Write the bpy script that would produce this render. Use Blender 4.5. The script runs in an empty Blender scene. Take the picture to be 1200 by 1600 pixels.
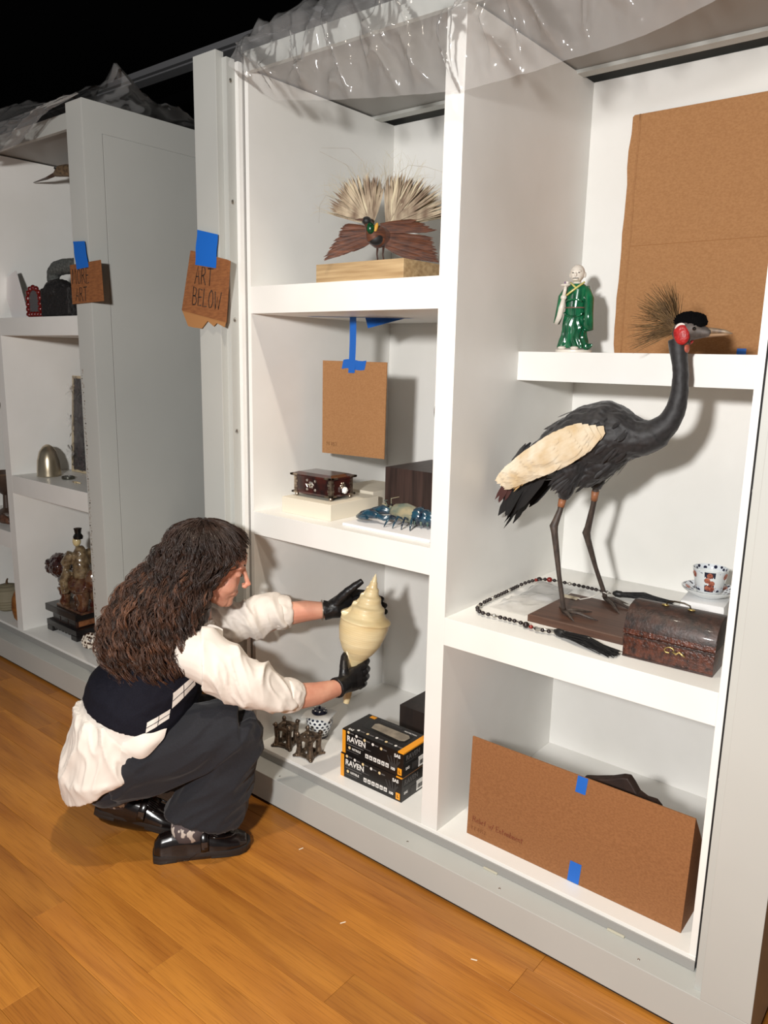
import bpy, bmesh, math, random
from mathutils import Vector, Matrix, noise
from mathutils.bvhtree import BVHTree

random.seed(7)
scene = bpy.context.scene
col = scene.collection
pi = math.pi

# ------------------------------------------------------------------ camera
CAM = Vector((1.18364, -1.66967, 1.49706))
yaw, pit, roll = math.radians(-38.9227), math.radians(-11.4635), math.radians(1.18306)
fw = Vector((math.sin(yaw) * math.cos(pit), math.cos(yaw) * math.cos(pit), math.sin(pit)))
rt = fw.cross(Vector((0, 0, 1))).normalized()
up = rt.cross(fw)
r2 = rt * math.cos(roll) + up * math.sin(roll)
u2 = -rt * math.sin(roll) + up * math.cos(roll)
cd = bpy.data.cameras.new('camera')
cd.sensor_width = 36; cd.sensor_fit = 'AUTO'; cd.lens = 27.003; cd.clip_start = .02
cam = bpy.data.objects.new('camera', cd)
mw = Matrix((r2, u2, -fw)).transposed().to_4x4(); mw.translation = CAM
cam.matrix_world = mw
col.objects.link(cam); scene.camera = cam

# ------------------------------------------------------------------ view, world, lamps
vs = scene.view_settings
vs.view_transform = 'Standard'; vs.look = 'None'; vs.gamma = 1; vs.use_curve_mapping = False
vs.exposure = 0.0
w = bpy.data.worlds.new('world'); scene.world = w; w.use_nodes = True
w.node_tree.nodes['Background'].inputs[0].default_value = (.97, .98, 1.0, 1)
w.node_tree.nodes['Background'].inputs[1].default_value = .115

def lamp(name, kind, loc, power, colr, size, target=None, angle=None, blend=.4):
    ld = bpy.data.lights.new(name, kind); ld.energy = power; ld.color = colr
    if kind in ('POINT', 'SPOT'): ld.shadow_soft_size = size
    if kind == 'AREA': ld.shape = 'DISK'; ld.size = size
    if angle: ld.spot_size = math.radians(angle); ld.spot_blend = blend
    o = bpy.data.objects.new(name, ld); o.location = loc
    if target is not None:
        o.rotation_euler = (Vector(target) - Vector(loc)).to_track_quat('-Z', 'Y').to_euler()
    col.objects.link(o); return o

lamp('work_light', 'SPOT', (.925, -2.45, 1.83), 350, (1, .98, .955), .085, (-.45, .3, 1.1), 150, .3)
lamp('track_spot', 'SPOT', (.12, -.68, 3.35), 135, (1, .885, .74), .05, (-.35, -.72, 0), 70, .7)
lamp('track_spot', 'SPOT', (.84, -1.55, 3.35), 70, (1, .89, .75), .06, (.2, -1.0, 0), 75, .7)

# ------------------------------------------------------------------ materials
def lin(v):
    v /= 255.0
    return v / 12.92 if v <= .04045 else ((v + .055) / 1.055) ** 2.4
def C(r, g, b): return (lin(r), lin(g), lin(b), 1)
MATS = {}
def M(name, c1, rough=.5, c2=None, vs=(20, 20, 20), metal=0, bump=0, bs=(200, 200, 200), coat=0, alpha=1, detail=4,
      lo=.35, hi=.65, spec=.5, sheen=0, rnd=0, trans=0, bdist=.002, kind='noise', sss=0):
    if name in MATS: return MATS[name]
    m = bpy.data.materials.new(name); m.use_nodes = True
    nt = m.node_tree; N = nt.nodes; L = nt.links; b = N['Principled BSDF']
    b.inputs['Base Color'].default_value = c1
    b.inputs['Roughness'].default_value = rough; b.inputs['Metallic'].default_value = metal
    b.inputs['Coat Weight'].default_value = coat; b.inputs['Coat Roughness'].default_value = .08
    b.inputs['Alpha'].default_value = alpha; b.inputs['Specular IOR Level'].default_value = spec
    b.inputs['Sheen Weight'].default_value = sheen; b.inputs['Transmission Weight'].default_value = trans
    if sss:
        b.inputs['Subsurface Weight'].default_value = sss; b.inputs['Subsurface Radius'].default_value = (.012, .005, .003)
        b.inputs['Subsurface Scale'].default_value = .5
    tc = N.new('ShaderNodeTexCoord')
    def tex(sc, dt):
        mp = N.new('ShaderNodeMapping'); mp.inputs['Scale'].default_value = sc
        L.new(tc.outputs['Object'], mp.inputs[0])
        if kind == 'voro':
            t = N.new('ShaderNodeTexVoronoi'); t.inputs['Scale'].default_value = 1
            L.new(mp.outputs[0], t.inputs['Vector']); return t.outputs['Distance']
        t = N.new('ShaderNodeTexNoise'); t.inputs['Scale'].default_value = 1; t.inputs['Detail'].default_value = dt
        L.new(mp.outputs[0], t.inputs['Vector']); return t.outputs['Fac']
    outc = None
    if c2 is not None:
        rp = N.new('ShaderNodeValToRGB')
        rp.color_ramp.elements[0].position = lo; rp.color_ramp.elements[0].color = c1
        rp.color_ramp.elements[1].position = hi; rp.color_ramp.elements[1].color = c2
        L.new(tex(vs, detail), rp.inputs[0]); outc = rp.outputs[0]
    if rnd:
        oi = N.new('ShaderNodeObjectInfo'); hs = N.new('ShaderNodeHueSaturation')
        mr = N.new('ShaderNodeMapRange'); mr.inputs[3].default_value = 1 - rnd; mr.inputs[4].default_value = 1 + rnd
        L.new(oi.outputs['Random'], mr.inputs[0]); L.new(mr.outputs[0], hs.inputs['Value'])
        if outc: L.new(outc, hs.inputs['Color'])
        else: hs.inputs['Color'].default_value = c1
        outc = hs.outputs[0]
    if outc: L.new(outc, b.inputs['Base Color'])
    if bump:
        bp = N.new('ShaderNodeBump'); bp.inputs['Strength'].default_value = bump; bp.inputs['Distance'].default_value = bdist
        L.new(tex(bs, 3), bp.inputs['Height']); L.new(bp.outputs[0], b.inputs['Normal'])
    MATS[name] = m; return m

# ------------------------------------------------------------------ geometry helpers
def V(*a): return Vector(a)
class G:
    def __init__(s): s.v = []; s.f = []
    def add(s, vs, fs, T=None):
        n = len(s.v)
        s.v += [tuple(T @ Vector(p)) if T else tuple(p) for p in vs]
        s.f += [tuple(i + n for i in f) for f in fs]; return s
    def box(s, x0, x1, y0, y1, z0, z1, T=None):
        vs = [(x, y, z) for z in (z0, z1) for y in (y0, y1) for x in (x0, x1)]
        return s.add(vs, [(0, 2, 3, 1), (4, 5, 7, 6), (0, 1, 5, 4), (2, 6, 7, 3), (0, 4, 6, 2), (1, 3, 7, 5)], T)
    def loft(s, rings, n=16, cap=True, T=None, closed=False):
        """rings: (center, U, V) -> ellipse center + cos*U + sin*V"""
        vs = []; fs = []
        for c, U, W in rings:
            for k in range(n):
                t = 2 * pi * k / n
                vs.append(Vector(c) + Vector(U) * math.cos(t) + Vector(W) * math.sin(t))
        R = len(rings)
        for i in range(R - (0 if closed else 1)):
            for k in range(n):
                j = (i + 1) % R
                fs.append((i * n + k, i * n + (k + 1) % n, j * n + (k + 1) % n, j * n + k))
        if cap and not closed:
            fs.append(tuple(range(n - 1, -1, -1))); fs.append(tuple((R - 1) * n + k for k in range(n)))
        return s.add(vs, fs, T)
    def tube(s, pts, rad, n=10, upv=None, cap=True, T=None):
        pts = [Vector(p) for p in pts]; R = len(pts); rings = []
        if not isinstance(rad, (list, tuple)): rad = [rad] * R
        nrm = None
        for i, p in enumerate(pts):
            t = (pts[min(i + 1, R - 1)] - pts[max(i - 1, 0)])
            t = t.normalized() if t.length > 1e-9 else Vector((0, 0, 1))
            if nrm is None:
                a = Vector(upv) if upv else (Vector((0, 0, 1)) if abs(t.z) < .9 else Vector((1, 0, 0)))
                nrm = (a - t * a.dot(t)).normalized()
            else:
                nrm = nrm - t * nrm.dot(t)
                nrm = nrm.normalized() if nrm.length > 1e-6 else t.orthogonal().normalized()
            bi = t.cross(nrm); r = rad[i]
            ru, rv = r if isinstance(r, (list, tuple)) else (r, r)
            rings.append((p, nrm * ru, bi * rv))
        return s.loft(rings, n, cap, T)
    def ell(s, c, r, T=None, nu=20, nv=12):
        if not isinstance(r, (list, tuple)): r = (r, r, r)
        vs = []; fs = []; c = Vector(c)
        R = T if T else Matrix.Identity(3)
        for j in range(1, nv):
            ph = pi * j / nv
            for i in range(nu):
                th = 2 * pi * i / nu
                vs.append(c + R @ Vector((r[0] * math.sin(ph) * math.cos(th), r[1] * math.sin(ph) * math.sin(th), r[2] * math.cos(ph))))
        for j in range(nv - 2):
            for i in range(nu):
                fs.append((j * nu + i, (j + 1) * nu + i, (j + 1) * nu + (i + 1) % nu, j * nu + (i + 1) % nu))
        a = len(vs); vs.append(c + R @ Vector((0, 0, r[2]))); vs.append(c - R @ Vector((0, 0, r[2])))
        for i in range(nu):
            fs.append((a, i, (i + 1) % nu)); fs.append((a + 1, (nv - 2) * nu + (i + 1) % nu, (nv - 2) * nu + i))
        return s.add(vs, fs)
    def lathe(s, prof, n=28, c=(0, 0, 0), T=None, cap=True):
        c = Vector(c)
        return s.loft([(c + Vector((0, 0, z)), (max(r, 1e-4), 0, 0), (0, max(r, 1e-4), 0)) for r, z in prof], n, cap, T)
    def prism(s, poly, h, T=None, h0=0):
        n = len(poly)
        vs = [(x, y, h0) for x, y in poly] + [(x, y, h) for x, y in poly]
        fs = [tuple(range(n - 1, -1, -1)), tuple(range(n, 2 * n))] + [(i, (i + 1) % n, n + (i + 1) % n, n + i) for i in range(n)]
        return s.add(vs, fs, T)
    def grid(s, fn, nu, nv, T=None, wrapu=False):
        vs = [fn(i / nu, j / nv) for j in range(nv + 1) for i in range(nu + (0 if wrapu else 1))]
        W = nu if wrapu else nu + 1
        fs = [(j * W + i, j * W + (i + 1) % W, (j + 1) * W + (i + 1) % W, (j + 1) * W + i) for j in range(nv) for i in range(nu)]
        return s.add(vs, fs, T)
    def mesh(s, name, bev=0, smooth=None):
        me = bpy.data.meshes.new(name); me.from_pydata([tuple(p) for p in s.v], [], s.f); 
        bm = bmesh.new(); bm.from_mesh(me)
        bmesh.ops.recalc_face_normals(bm, faces=bm.faces)
        if bev:
            ed = [e for e in bm.edges if len(e.link_faces) == 2 and e.calc_face_angle(0) > .6]
            bmesh.ops.bevel(bm, geom=ed, offset=bev, segments=2, affect='EDGES', profile=.6)
        bm.to_mesh(me); bm.free()
        if smooth is not None:
            me.shade_smooth() if smooth >= 180 else me.set_sharp_from_angle(angle=math.radians(smooth))
            if smooth < 180:
                for p_ in me.polygons: p_.use_smooth = True
        return me
    def obj(s, name, mat, parent=None, bev=0, smooth=40, world=False):
        return link(name, s.mesh(name, bev, smooth), mat, parent, world)

def link(name, me, mat, parent=None, world=False):
    o = bpy.data.objects.new(name, me)
    if isinstance(mat, (list, tuple)):
        for m in mat: me.materials.append(m)
    elif mat and not me.materials: me.materials.append(mat)
    col.objects.link(o)
    if parent:
        o.parent = parent
        if world:
            Mx = Matrix.LocRotScale(parent.location, parent.rotation_euler, parent.scale)
            o.matrix_parent_inverse = Mx.inverted()
    return o
def thing(name, label, cat, loc=(0, 0, 0), rz=0, group=None, rot=None):
    o = bpy.data.objects.new(name, None); o.empty_display_size = .05
    o.location = loc; o.rotation_euler = rot if rot else (0, 0, rz); col.objects.link(o)
    return tag(o, label, cat, group)
def tag(o, label, cat, group=None):
    o['label'] = label; o['category'] = cat
    if group: o['group'] = group
    return o
def struct(o): o['kind'] = 'structure'; return o
def shared(name, me, parent, loc=(0, 0, 0), rot=(0, 0, 0), sc=1):
    o = bpy.data.objects.new(name, me); o.location = loc; o.rotation_euler = rot
    o.scale = (sc, sc, sc) if not isinstance(sc, (tuple, list)) else sc
    col.objects.link(o); o.parent = parent; return o
def remesh(g, voxel, smooth=4, sfac=.5, disp=None):
    me = bpy.data.meshes.new('tmp'); me.from_pydata([tuple(p) for p in g.v], [], g.f)
    bm = bmesh.new(); bm.from_mesh(me); bmesh.ops.recalc_face_normals(bm, faces=bm.faces); bm.to_mesh(me); bm.free()
    o = bpy.data.objects.new('tmp', me); col.objects.link(o)
    m = o.modifiers.new('r', 'REMESH'); m.mode = 'VOXEL'; m.voxel_size = voxel; m.use_smooth_shade = True
    if smooth:
        sm = o.modifiers.new('s', 'SMOOTH'); sm.factor = sfac; sm.iterations = smooth
    dg = bpy.context.evaluated_depsgraph_get()
    out = bpy.data.meshes.new_from_object(o.evaluated_get(dg))
    bpy.data.objects.remove(o); bpy.data.meshes.remove(me)
    if disp:
        nn = [v.normal.copy() for v in out.vertices]
        for v, n_ in zip(out.vertices, nn):
            v.co = disp(v.co.copy(), n_)
        out.update()
    for p_ in out.polygons: p_.use_smooth = True
    return out
def fn(p, s=1.0, seed=0): return noise.noise(Vector(p) * s + Vector((seed * 7.3, seed * 3.1, seed * 1.7)))
def turb(p, s, seed=0, o=4):
    a = 1; t = 0
    for k in range(o): t += a * fn(p, s * 2 ** k, seed + k); a *= .5
    return t
def face_T(x, y, z, nrm='-y'):
    """frame for flat decoration: local x right, local y up, local z out of the surface"""
    R = {'-y': ((1, 0, 0), (0, 0, 1), (0, -1, 0)), '+x': ((0, 1, 0), (0, 0, 1), (1, 0, 0)), '+z': ((1, 0, 0), (0, 1, 0), (0, 0, 1))}[nrm]
    m = Matrix(R).transposed().to_4x4(); m.translation = (x, y, z); return m
def text_obj(txt, size, T, mat, parent, name='lettering', thick=.0002, bold=0, sx=1, world=False):
    cu = bpy.data.curves.new('txt', 'FONT'); cu.body = txt; cu.size = size; cu.extrude = thick; cu.offset = bold
    o = bpy.data.objects.new('txt', cu); col.objects.link(o)
    dg = bpy.context.evaluated_depsgraph_get()
    me = bpy.data.meshes.new_from_object(o.evaluated_get(dg)); bpy.data.objects.remove(o)
    for v in me.vertices: v.co = T @ Vector((v.co.x * sx, v.co.y, v.co.z))
    me.materials.clear()
    return link(name, me, mat, parent, world)
STROKES = {'A': [[(0, 0), (.4, 1), (.8, 0)], [(.15, .4), (.65, .4)]], 'R': [[(0, 0), (.05, 1), (.5, .95), (.62, .75), (.45, .55), (.05, .5)], [(.3, .5), (.75, 0)]],
 'T': [[(0, .98), (.85, 1)], [(.42, 1), (.4, 0)]], 'B': [[(0, 0), (.05, 1), (.45, .95), (.55, .75), (.4, .56), (.05, .52)], [(.05, .52), (.5, .5), (.65, .25), (.45, .03), (0, 0)]],
 'E': [[(.6, .95), (.05, 1), (0, 0), (.6, .05)], [(.03, .5), (.5, .52)]], 'L': [[(.05, 1), (0, 0), (.6, .03)]],
 'O': [[(.4, 1), (.1, .8), (.02, .4), (.25, .03), (.55, .05), (.75, .4), (.68, .8), (.4, 1)]], 'W': [[(0, 1), (.2, 0), (.45, .7), (.7, 0), (.95, 1)]],
 'M': [[(0, 0), (.15, 1), (.45, .35), (.75, 1), (.9, 0)]], 'e': [[(.05, .3), (.5, .35), (.35, .6), (.1, .45), (.1, .12), (.45, .05)]],
 'l': [[(.1, 1), (.08, 0)]], 'i': [[(.1, .55), (.1, 0)], [(.1, .8), (.12, .84)]], 'f': [[(.5, .95), (.3, .9), (.22, 0)], [(.05, .5), (.45, .52)]],
 'w': [[(0, .55), (.15, 0), (.3, .45), (.45, 0), (.6, .55)]], '/': [[(.4, 1), (0, -.1)]], 'n': [[(.05, .55), (.05, 0)], [(.05, .4), (.3, .55), (.42, .4), (.42, 0)]],
 't': [[(.25, .9), (.22, 0), (.4, .03)], [(.05, .58), (.45, .6)]], 'o': [[(.25, .55), (.05, .3), (.2, .02), (.42, .2), (.4, .48), (.25, .55)]],
 'm': [[(.05, .55), (.05, 0)], [(.05, .4), (.2, .55), (.3, .4), (.3, 0)], [(.3, .4), (.45, .55), (.58, .4), (.58, 0)]],
 'b': [[(.08, 1), (.05, 0)], [(.05, .4), (.3, .55), (.45, .3), (.3, .02), (.05, .05)]], 'Y': [[(0, 1), (.3, .5), (.6, 1)], [(.3, .5), (.28, 0)]],
 '0': [[(.3, 1), (.05, .5), (.3, 0), (.55, .5), (.3, 1)]], '1': [[(.1, .8), (.25, 1), (.22, 0)]], '5': [[(.55, 1), (.1, 1), (.08, .55), (.45, .5), (.5, .2), (.1, 0)]],
 '7': [[(0, 1), (.55, 1), (.2, 0)]], '4': [[(.4, 0), (.42, 1), (0, .35), (.6, .35)]], '2': [[(.05, .8), (.3, 1), (.5, .75), (.05, 0), (.55, .02)]]}
def handwriting(txt, h, T, mat, parent, wd=.0012, gap=.25, name='handwriting', rot=0, world=False, jit=.03, xs=.8):
    g = G(); x = 0
    for ch in txt:
        if ch == ' ': x += .55; continue
        ss = STROKES[ch]; wmax = max(p[0] for s in ss for p in s)
        for s in ss:
            pts = [((x + a + random.uniform(-jit, jit)) * h * xs, (b + random.uniform(-jit, jit)) * h, .0004) for a, b in s]
            g.tube(pts, [(.0003, wd)] * len(pts), 6, upv=(0, 0, 1), T=T)
        x += wmax + gap
    return g.obj(name, mat, parent, smooth=180, world=world)
def decal(bvh, corners, axis, nu, nv, off=.0015, T=None):
    """patch spanned by 4 corner points, cast along axis onto a surface"""
    a, b, c, d = [Vector(p) for p in corners]; axis = Vector(axis); g = G()
    def f(u, v):
        p = a.lerp(b, u).lerp(d.lerp(c, u), v)
        h = bvh.ray_cast(p - axis * .6, axis)
        return h[0] + h[1] * off if h[0] else p
    return g.grid(f, nu, nv)
def bvh_of(me): return BVHTree.FromPolygons([v.co for v in me.vertices], [p_.vertices for p_ in me.polygons])
# ================================================================== setting
BLK = M('black_paint', C(3, 3, 4), .95, spec=.1)
WHITE = M('white_lacquer', C(236, 235, 231), .42, C(228, 227, 222), (3, 3, 3), bump=.05, bs=(350, 350, 350))
GREY = M('grey_enamel', C(184, 185, 180), .45, C(178, 179, 174), (2, 2, 2), bump=.04, bs=(300, 300, 300))
GREYD = M('grey_panel', C(150, 148, 144), .5)
GAP = M('dark_gap', C(12, 12, 12), .8)
STEEL = M('screw_steel', C(190, 188, 182), .3, metal=1)

g = G(); g.box(-16, 5, 2.6, 2.7, 0, 3.6); struct(g.obj('wall_back', BLK))
g = G(); g.box(-16, 5, -3.2, 2.7, 3.6, 3.7); struct(g.obj('ceiling', BLK))
g = G(); g.box(-15, 3.2, .985, 1.03, 2.945, 2.975); g.box(-15, 3.2, .96, 1.03, 2.91, 2.918)
struct(g.obj('trim_1', M('rail_grey', C(120, 120, 122), .5)))

# floor: planks one by one
def wood_floor():
    m = bpy.data.materials.new('oak_plank'); m.use_nodes = True; nt = m.node_tree; N = nt.nodes; L = nt.links; b = N['Principled BSDF']
    tc = N.new('ShaderNodeTexCoord'); oi = N.new('ShaderNodeObjectInfo'); mu = N.new('ShaderNodeVectorMath'); mu.operation = 'SCALE'; mu.inputs[0].default_value = (13, 7, 3)
    L.new(oi.outputs['Random'], mu.inputs['Scale']); ad = N.new('ShaderNodeVectorMath'); L.new(tc.outputs['Object'], ad.inputs[0]); L.new(mu.outputs[0], ad.inputs[1])
    def nz(sc, det, dist=0):
        mp = N.new('ShaderNodeMapping'); mp.inputs['Scale'].default_value = sc; L.new(ad.outputs[0], mp.inputs[0]); t = N.new('ShaderNodeTexNoise'); t.inputs['Scale'].default_value = 1; t.inputs['Detail'].default_value = det; t.inputs['Distortion'].default_value = dist; L.new(mp.outputs[0], t.inputs['Vector']); return t.outputs['Fac']
    r1 = N.new('ShaderNodeValToRGB'); r1.color_ramp.elements[0].position = .3; r1.color_ramp.elements[0].color = C(150, 91, 31); r1.color_ramp.elements[1].position = .7; r1.color_ramp.elements[1].color = C(184, 121, 46); L.new(nz((1.5, 14, 14), 5, .6), r1.inputs[0])
    r2 = N.new('ShaderNodeValToRGB'); r2.color_ramp.elements[0].position = .34; r2.color_ramp.elements[0].color = (.62, .56, .5, 1); r2.color_ramp.elements[1].position = .5; r2.color_ramp.elements[1].color = (1, 1, 1, 1); L.new(nz((9, 330, 60), 3), r2.inputs[0])
    mx = N.new('ShaderNodeMix'); mx.data_type = 'RGBA'; mx.blend_type = 'MULTIPLY'; mx.inputs['Factor'].default_value = .55; L.new(r1.outputs[0], mx.inputs['A']); L.new(r2.outputs[0], mx.inputs['B'])
    hs = N.new('ShaderNodeHueSaturation'); mr = N.new('ShaderNodeMapRange'); mr.inputs[3].default_value = .86; mr.inputs[4].default_value = 1.12; L.new(oi.outputs['Random'], mr.inputs[0]); L.new(mr.outputs[0], hs.inputs['Value']); L.new(mx.outputs['Result'], hs.inputs['Color']); L.new(hs.outputs[0], b.inputs['Base Color'])
    b.inputs['Roughness'].default_value = .42; b.inputs['Coat Weight'].default_value = .1
    bp = N.new('ShaderNodeBump'); bp.inputs['Strength'].default_value = .12; bp.inputs['Distance'].default_value = .001; L.new(nz((9, 330, 60), 3), bp.inputs['Height']); L.new(bp.outputs[0], b.inputs['Normal']); return m
WOOD = wood_floor()
g = G(); g.box(-15.5, 4.5, -3.1, 2.6, -.06, -.0125)
floor = struct(g.obj('floor', M('subfloor', C(50, 30, 14), .8)))
rows = [-.042, -.135, -.228, -.32, -.445 + .03, -.51, -.605, -.70, -.76, -.849]
ys = rows[:8] + [-.76, -.849]
ys = [-.042, -.135, -.228, -.32, -.43, -.54, -.65, -.757, -.849]
while ys[-1] > -2.9: ys.append(ys[-1] - .0945)
ys = [.9, .75, .6, .45, .3, .146, .052] + ys
fixed = {(-.757, -.849): -.662, (-.135, -.228): .437, (-.43, -.54): .12}
rng = random.Random(3); npl = 0
for k in range(len(ys) - 1):
    y1, y0 = ys[k], ys[k + 1]
    if y0 > .04: cuts = [-4.1, 2.3]
    else:
        x = fixed.get((y1, y0), rng.uniform(-1.2, -.2)); cuts = [x]; 
        while cuts[0] > -4.1: cuts.insert(0, cuts[0] - rng.uniform(.85, 1.5))
        while cuts[-1] < 2.3: cuts.append(cuts[-1] + rng.uniform(.85, 1.5))
    for a, b in zip(cuts[:-1], cuts[1:]):
        a = max(a, -4.1); b = min(b, 2.3)
        if b - a < .02: continue
        cx, cy = (a + b) / 2, (y0 + y1) / 2; hx, hy = (b - a) / 2 - .0003, (y1 - y0) / 2 - .0003
        gg = G(); c = .0008
        gg.add([(-hx, -hy, -.012), (hx, -hy, -.012), (hx, hy, -.012), (-hx, hy, -.012), (-hx, -hy, -c), (hx, -hy, -c), (hx, hy, -c), (-hx, hy, -c),
                (-hx + c, -hy + c, 0), (hx - c, -hy + c, 0), (hx - c, hy - c, 0), (-hx + c, hy - c, 0)],
               [(0, 1, 5, 4), (1, 2, 6, 5), (2, 3, 7, 6), (3, 0, 4, 7), (4, 5, 9, 8), (5, 6, 10, 9), (6, 7, 11, 10), (7, 4, 8, 11), (8, 9, 10, 11)])
        o = gg.obj('plank', WOOD, floor, smooth=None); o.location = (cx, cy, 0); npl += 1

# ------------------------------------------------------------------ display cases
def case(label, x0, x1, XL, XR, divs, shelves, loc, seam=False):
    t = thing('display_case', label, 'display case', loc)
    xs = x1
    if seam: x1 = x1 - .0035
    def part(name, mat, bev=.0012, *boxes):
        g = G()
        for b in boxes: g.box(*b)
        return g.obj(name, mat, t, bev=bev, world=True, smooth=None)
    part('toe_kick', GAP, 0, (x0 + .006, x1 - .006, -.066, .73, 0, .012))
    part('plinth', GREY, .0015, (x0, x1, -.0756, .74, .012, .108))
    part('sill_strip', GREYD, .0005, (XL - .016, XR + .016, -.004, .02, .109, .134))
    for side, xo, xi in (('l', x0, XL), ('r', x1, XR)):
        s = 1 if side == 'l' else -1
        def bx(a, b, *r): return (min(a, b), max(a, b)) + r
        part('stile', GREY, .0015, bx(xo, xo + s * .106, -.0756, -.045, .108, 2.369))
        part('stile_bead', GREY, .0008, bx(xo + .002 * s, xo + s * .126, -.052, -.02, .108, 2.352))
        part('door_channel', WHITE, .0008, bx(xo + .004 * s, xo + s * (.140 if side == 'l' else .1335), -.0195, -.003, .108, 2.345))
        part('gasket', GREYD if side == 'l' else GAP, 0, bx(xo + s * .02, xi - s * .0165, -.0025, .02, .12, 2.34))
        part('side_panel', WHITE, .0008, bx(xi, xi - s * .0155, 0, .701, .134, 2.3255))
        for z in (2.29, 1.95, 1.60, 1.25, .62, .3):
            gs = G(); gs.lathe([(0, 0), (.007, 0), (.0062, .0022), (.003, .0035), (0, .0037)], 12, T=Matrix.Translation((xo + s * .126, -.036, z)) @ Matrix.Rotation(s * pi / 2, 4, 'Y'))
            gs.obj('screw', STEEL, t, world=True)
    part('header', GREY, .001, (XL - .014, XR + .014, -.0028, .016, 2.317, 2.374))
    part('bottom_panel', WHITE, .0008, (XL - .0155, XR + .0155, -.001, .701, .134, .1452))
    part('back_panel', WHITE, .0008, (XL - .0155, XR + .0155, .701, .716, .134, 2.3255))
    part('ceiling_panel', GREYD, .0008, (XL - .0155, XR + .0155, .0165, .62, 2.331, 2.347))
    part('ceiling_trim', GREY, .0008, (XL - .0155, XR + .0155, .585, .625, 2.3195, 2.3305))
    if not seam:
        part('outer_side', GREY, .001, (x0, x0 + .018, -.045, .74, .108, 2.369))
        part('outer_side', GREY, .001, (x1 - .018, x1, -.045, .74, .108, 2.369))
    else:
        part('outer_side', GREY, .001, (x0, x0 + .018, -.045, .74, .108, 2.369))
        part('outer_side', GREY, .001, (x1 - .018, x1, -.045, .74, .108, 2.369))
        part('side_frame', GREY, .0006, (x1 + .0002, xs, -.0756, .0, .012, 2.369), (x1 + .0002, xs, .0, .74, 2.2655, 2.369))
        part('access_door', GREY, .0006, (x1 + .0002, xs - .0002, .0028, .74, .12, 2.2628))
    part('outer_back', GREY, 0, (x0, x1, .74, .755, 0, 2.369))
    for d0, d1 in divs: part('divider', WHITE, .0008, (d0, d1, 0, .701, .1452, 2.3255))
    for b in shelves: part('shelf', WHITE, .0008, b)
    return t
MC = case('tall white display case holding the crane and the crouching woman\'s shelf', -.881, .9346, -.72, .777, [(0, .0566)],
     [(-.72, 0, 0, .701, 1.6201, 1.7021), (-.72, 0, 0, .701, .9074, .9843), (.0566, .777, 0, .701, .7189, .7974), (.0566, .777, .3275, .701, 1.4371, 1.5182)], (.03, .35, 0))
LC = case('far display case at the left with the MORE ART sign on its post', -3.32, -1.512, -3.16, -1.67, [(-2.472, -2.415)],
     [(-2.415, -1.67, 0, .701, 1.554, 1.631), (-2.415, -1.67, 0, .701, .830, .914), (-3.16, -2.472, 0, .701, 1.25, 1.33), (-3.16, -2.472, 0, .701, .55, .63)], (-2.4, .35, 0), True)
CLEAR = M('clear_plastic_clip', C(205, 200, 180), .2, alpha=.8)
for x in (.245, .605):
    g = G(); g.box(x - .022, x + .022, -.0095, -.0045, .1085, .1135); g.obj('clip', CLEAR, MC, bev=.001, world=True)
for x in (-.55, -.01, .30, .68):
    g = G(); g.lathe([(0, 0), (.0035, 0), (.0025, .001), (0, .0012)], 10, T=Matrix.Translation((x, -.05, .108))); g.obj('screw', STEEL, MC, world=True)
# dried adhesive left on the far post
g = G(); rr = random.Random(5)
for k in range(150):
    z = 1.42 - 1.0 * (k / 150) + rr.uniform(-.004, .004); x = -1.607 + rr.uniform(-.006, .006)
    w_, h_ = rr.uniform(.002, .006), rr.uniform(.001, .004)
    g.box(x - w_, x + w_, -.0763, -.0755, z - h_, z + h_)
o = g.obj('adhesive_residue', M('old_glue', C(158, 153, 145), .8), LC, world=True, smooth=None); o['kind'] = 'stuff'
# ================================================================== objects, main case
CARD = M('cardboard', C(170, 124, 80), .85, C(158, 112, 70), (160, 160, 260), bump=.12, bs=(200, 200, 500), bdist=.0005)
CARDD = M('cardboard_dark', C(146, 98, 58), .85, C(132, 86, 48), (160, 160, 260), bump=.12, bs=(200, 200, 500), bdist=.0005)
TAPE = M('blue_tape', C(20, 98, 190), .55, bump=.3, bs=(90, 90, 90), bdist=.001)
INK = M('marker_ink', C(28, 22, 20), .7)
PEN = M('red_pen', C(120, 40, 20), .7)
VENEER = M('oak_veneer', C(196, 168, 128), .5, C(160, 130, 92), (4, 60, 90), detail=6)
BLACKP = M('black_plastic', C(12, 12, 13), .35)

def sheet(poly, th, T, mat, name, parent=None, world=False, bev=.0006):
    g = G(); g.prism(poly, th / 2, T, -th / 2); return g.obj(name, mat, parent, bev=bev, smooth=None, world=world)

# wooden riser under the bird
o = G().box(-.1715, .1715, 0, .2, 0, .068).obj('wooden_block', VENEER, bev=.0012, smooth=None)
o.location = (-.3805, .12, 1.7022); tag(o, 'pale oak veneer block carrying the brown plumed bird', 'block')

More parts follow.
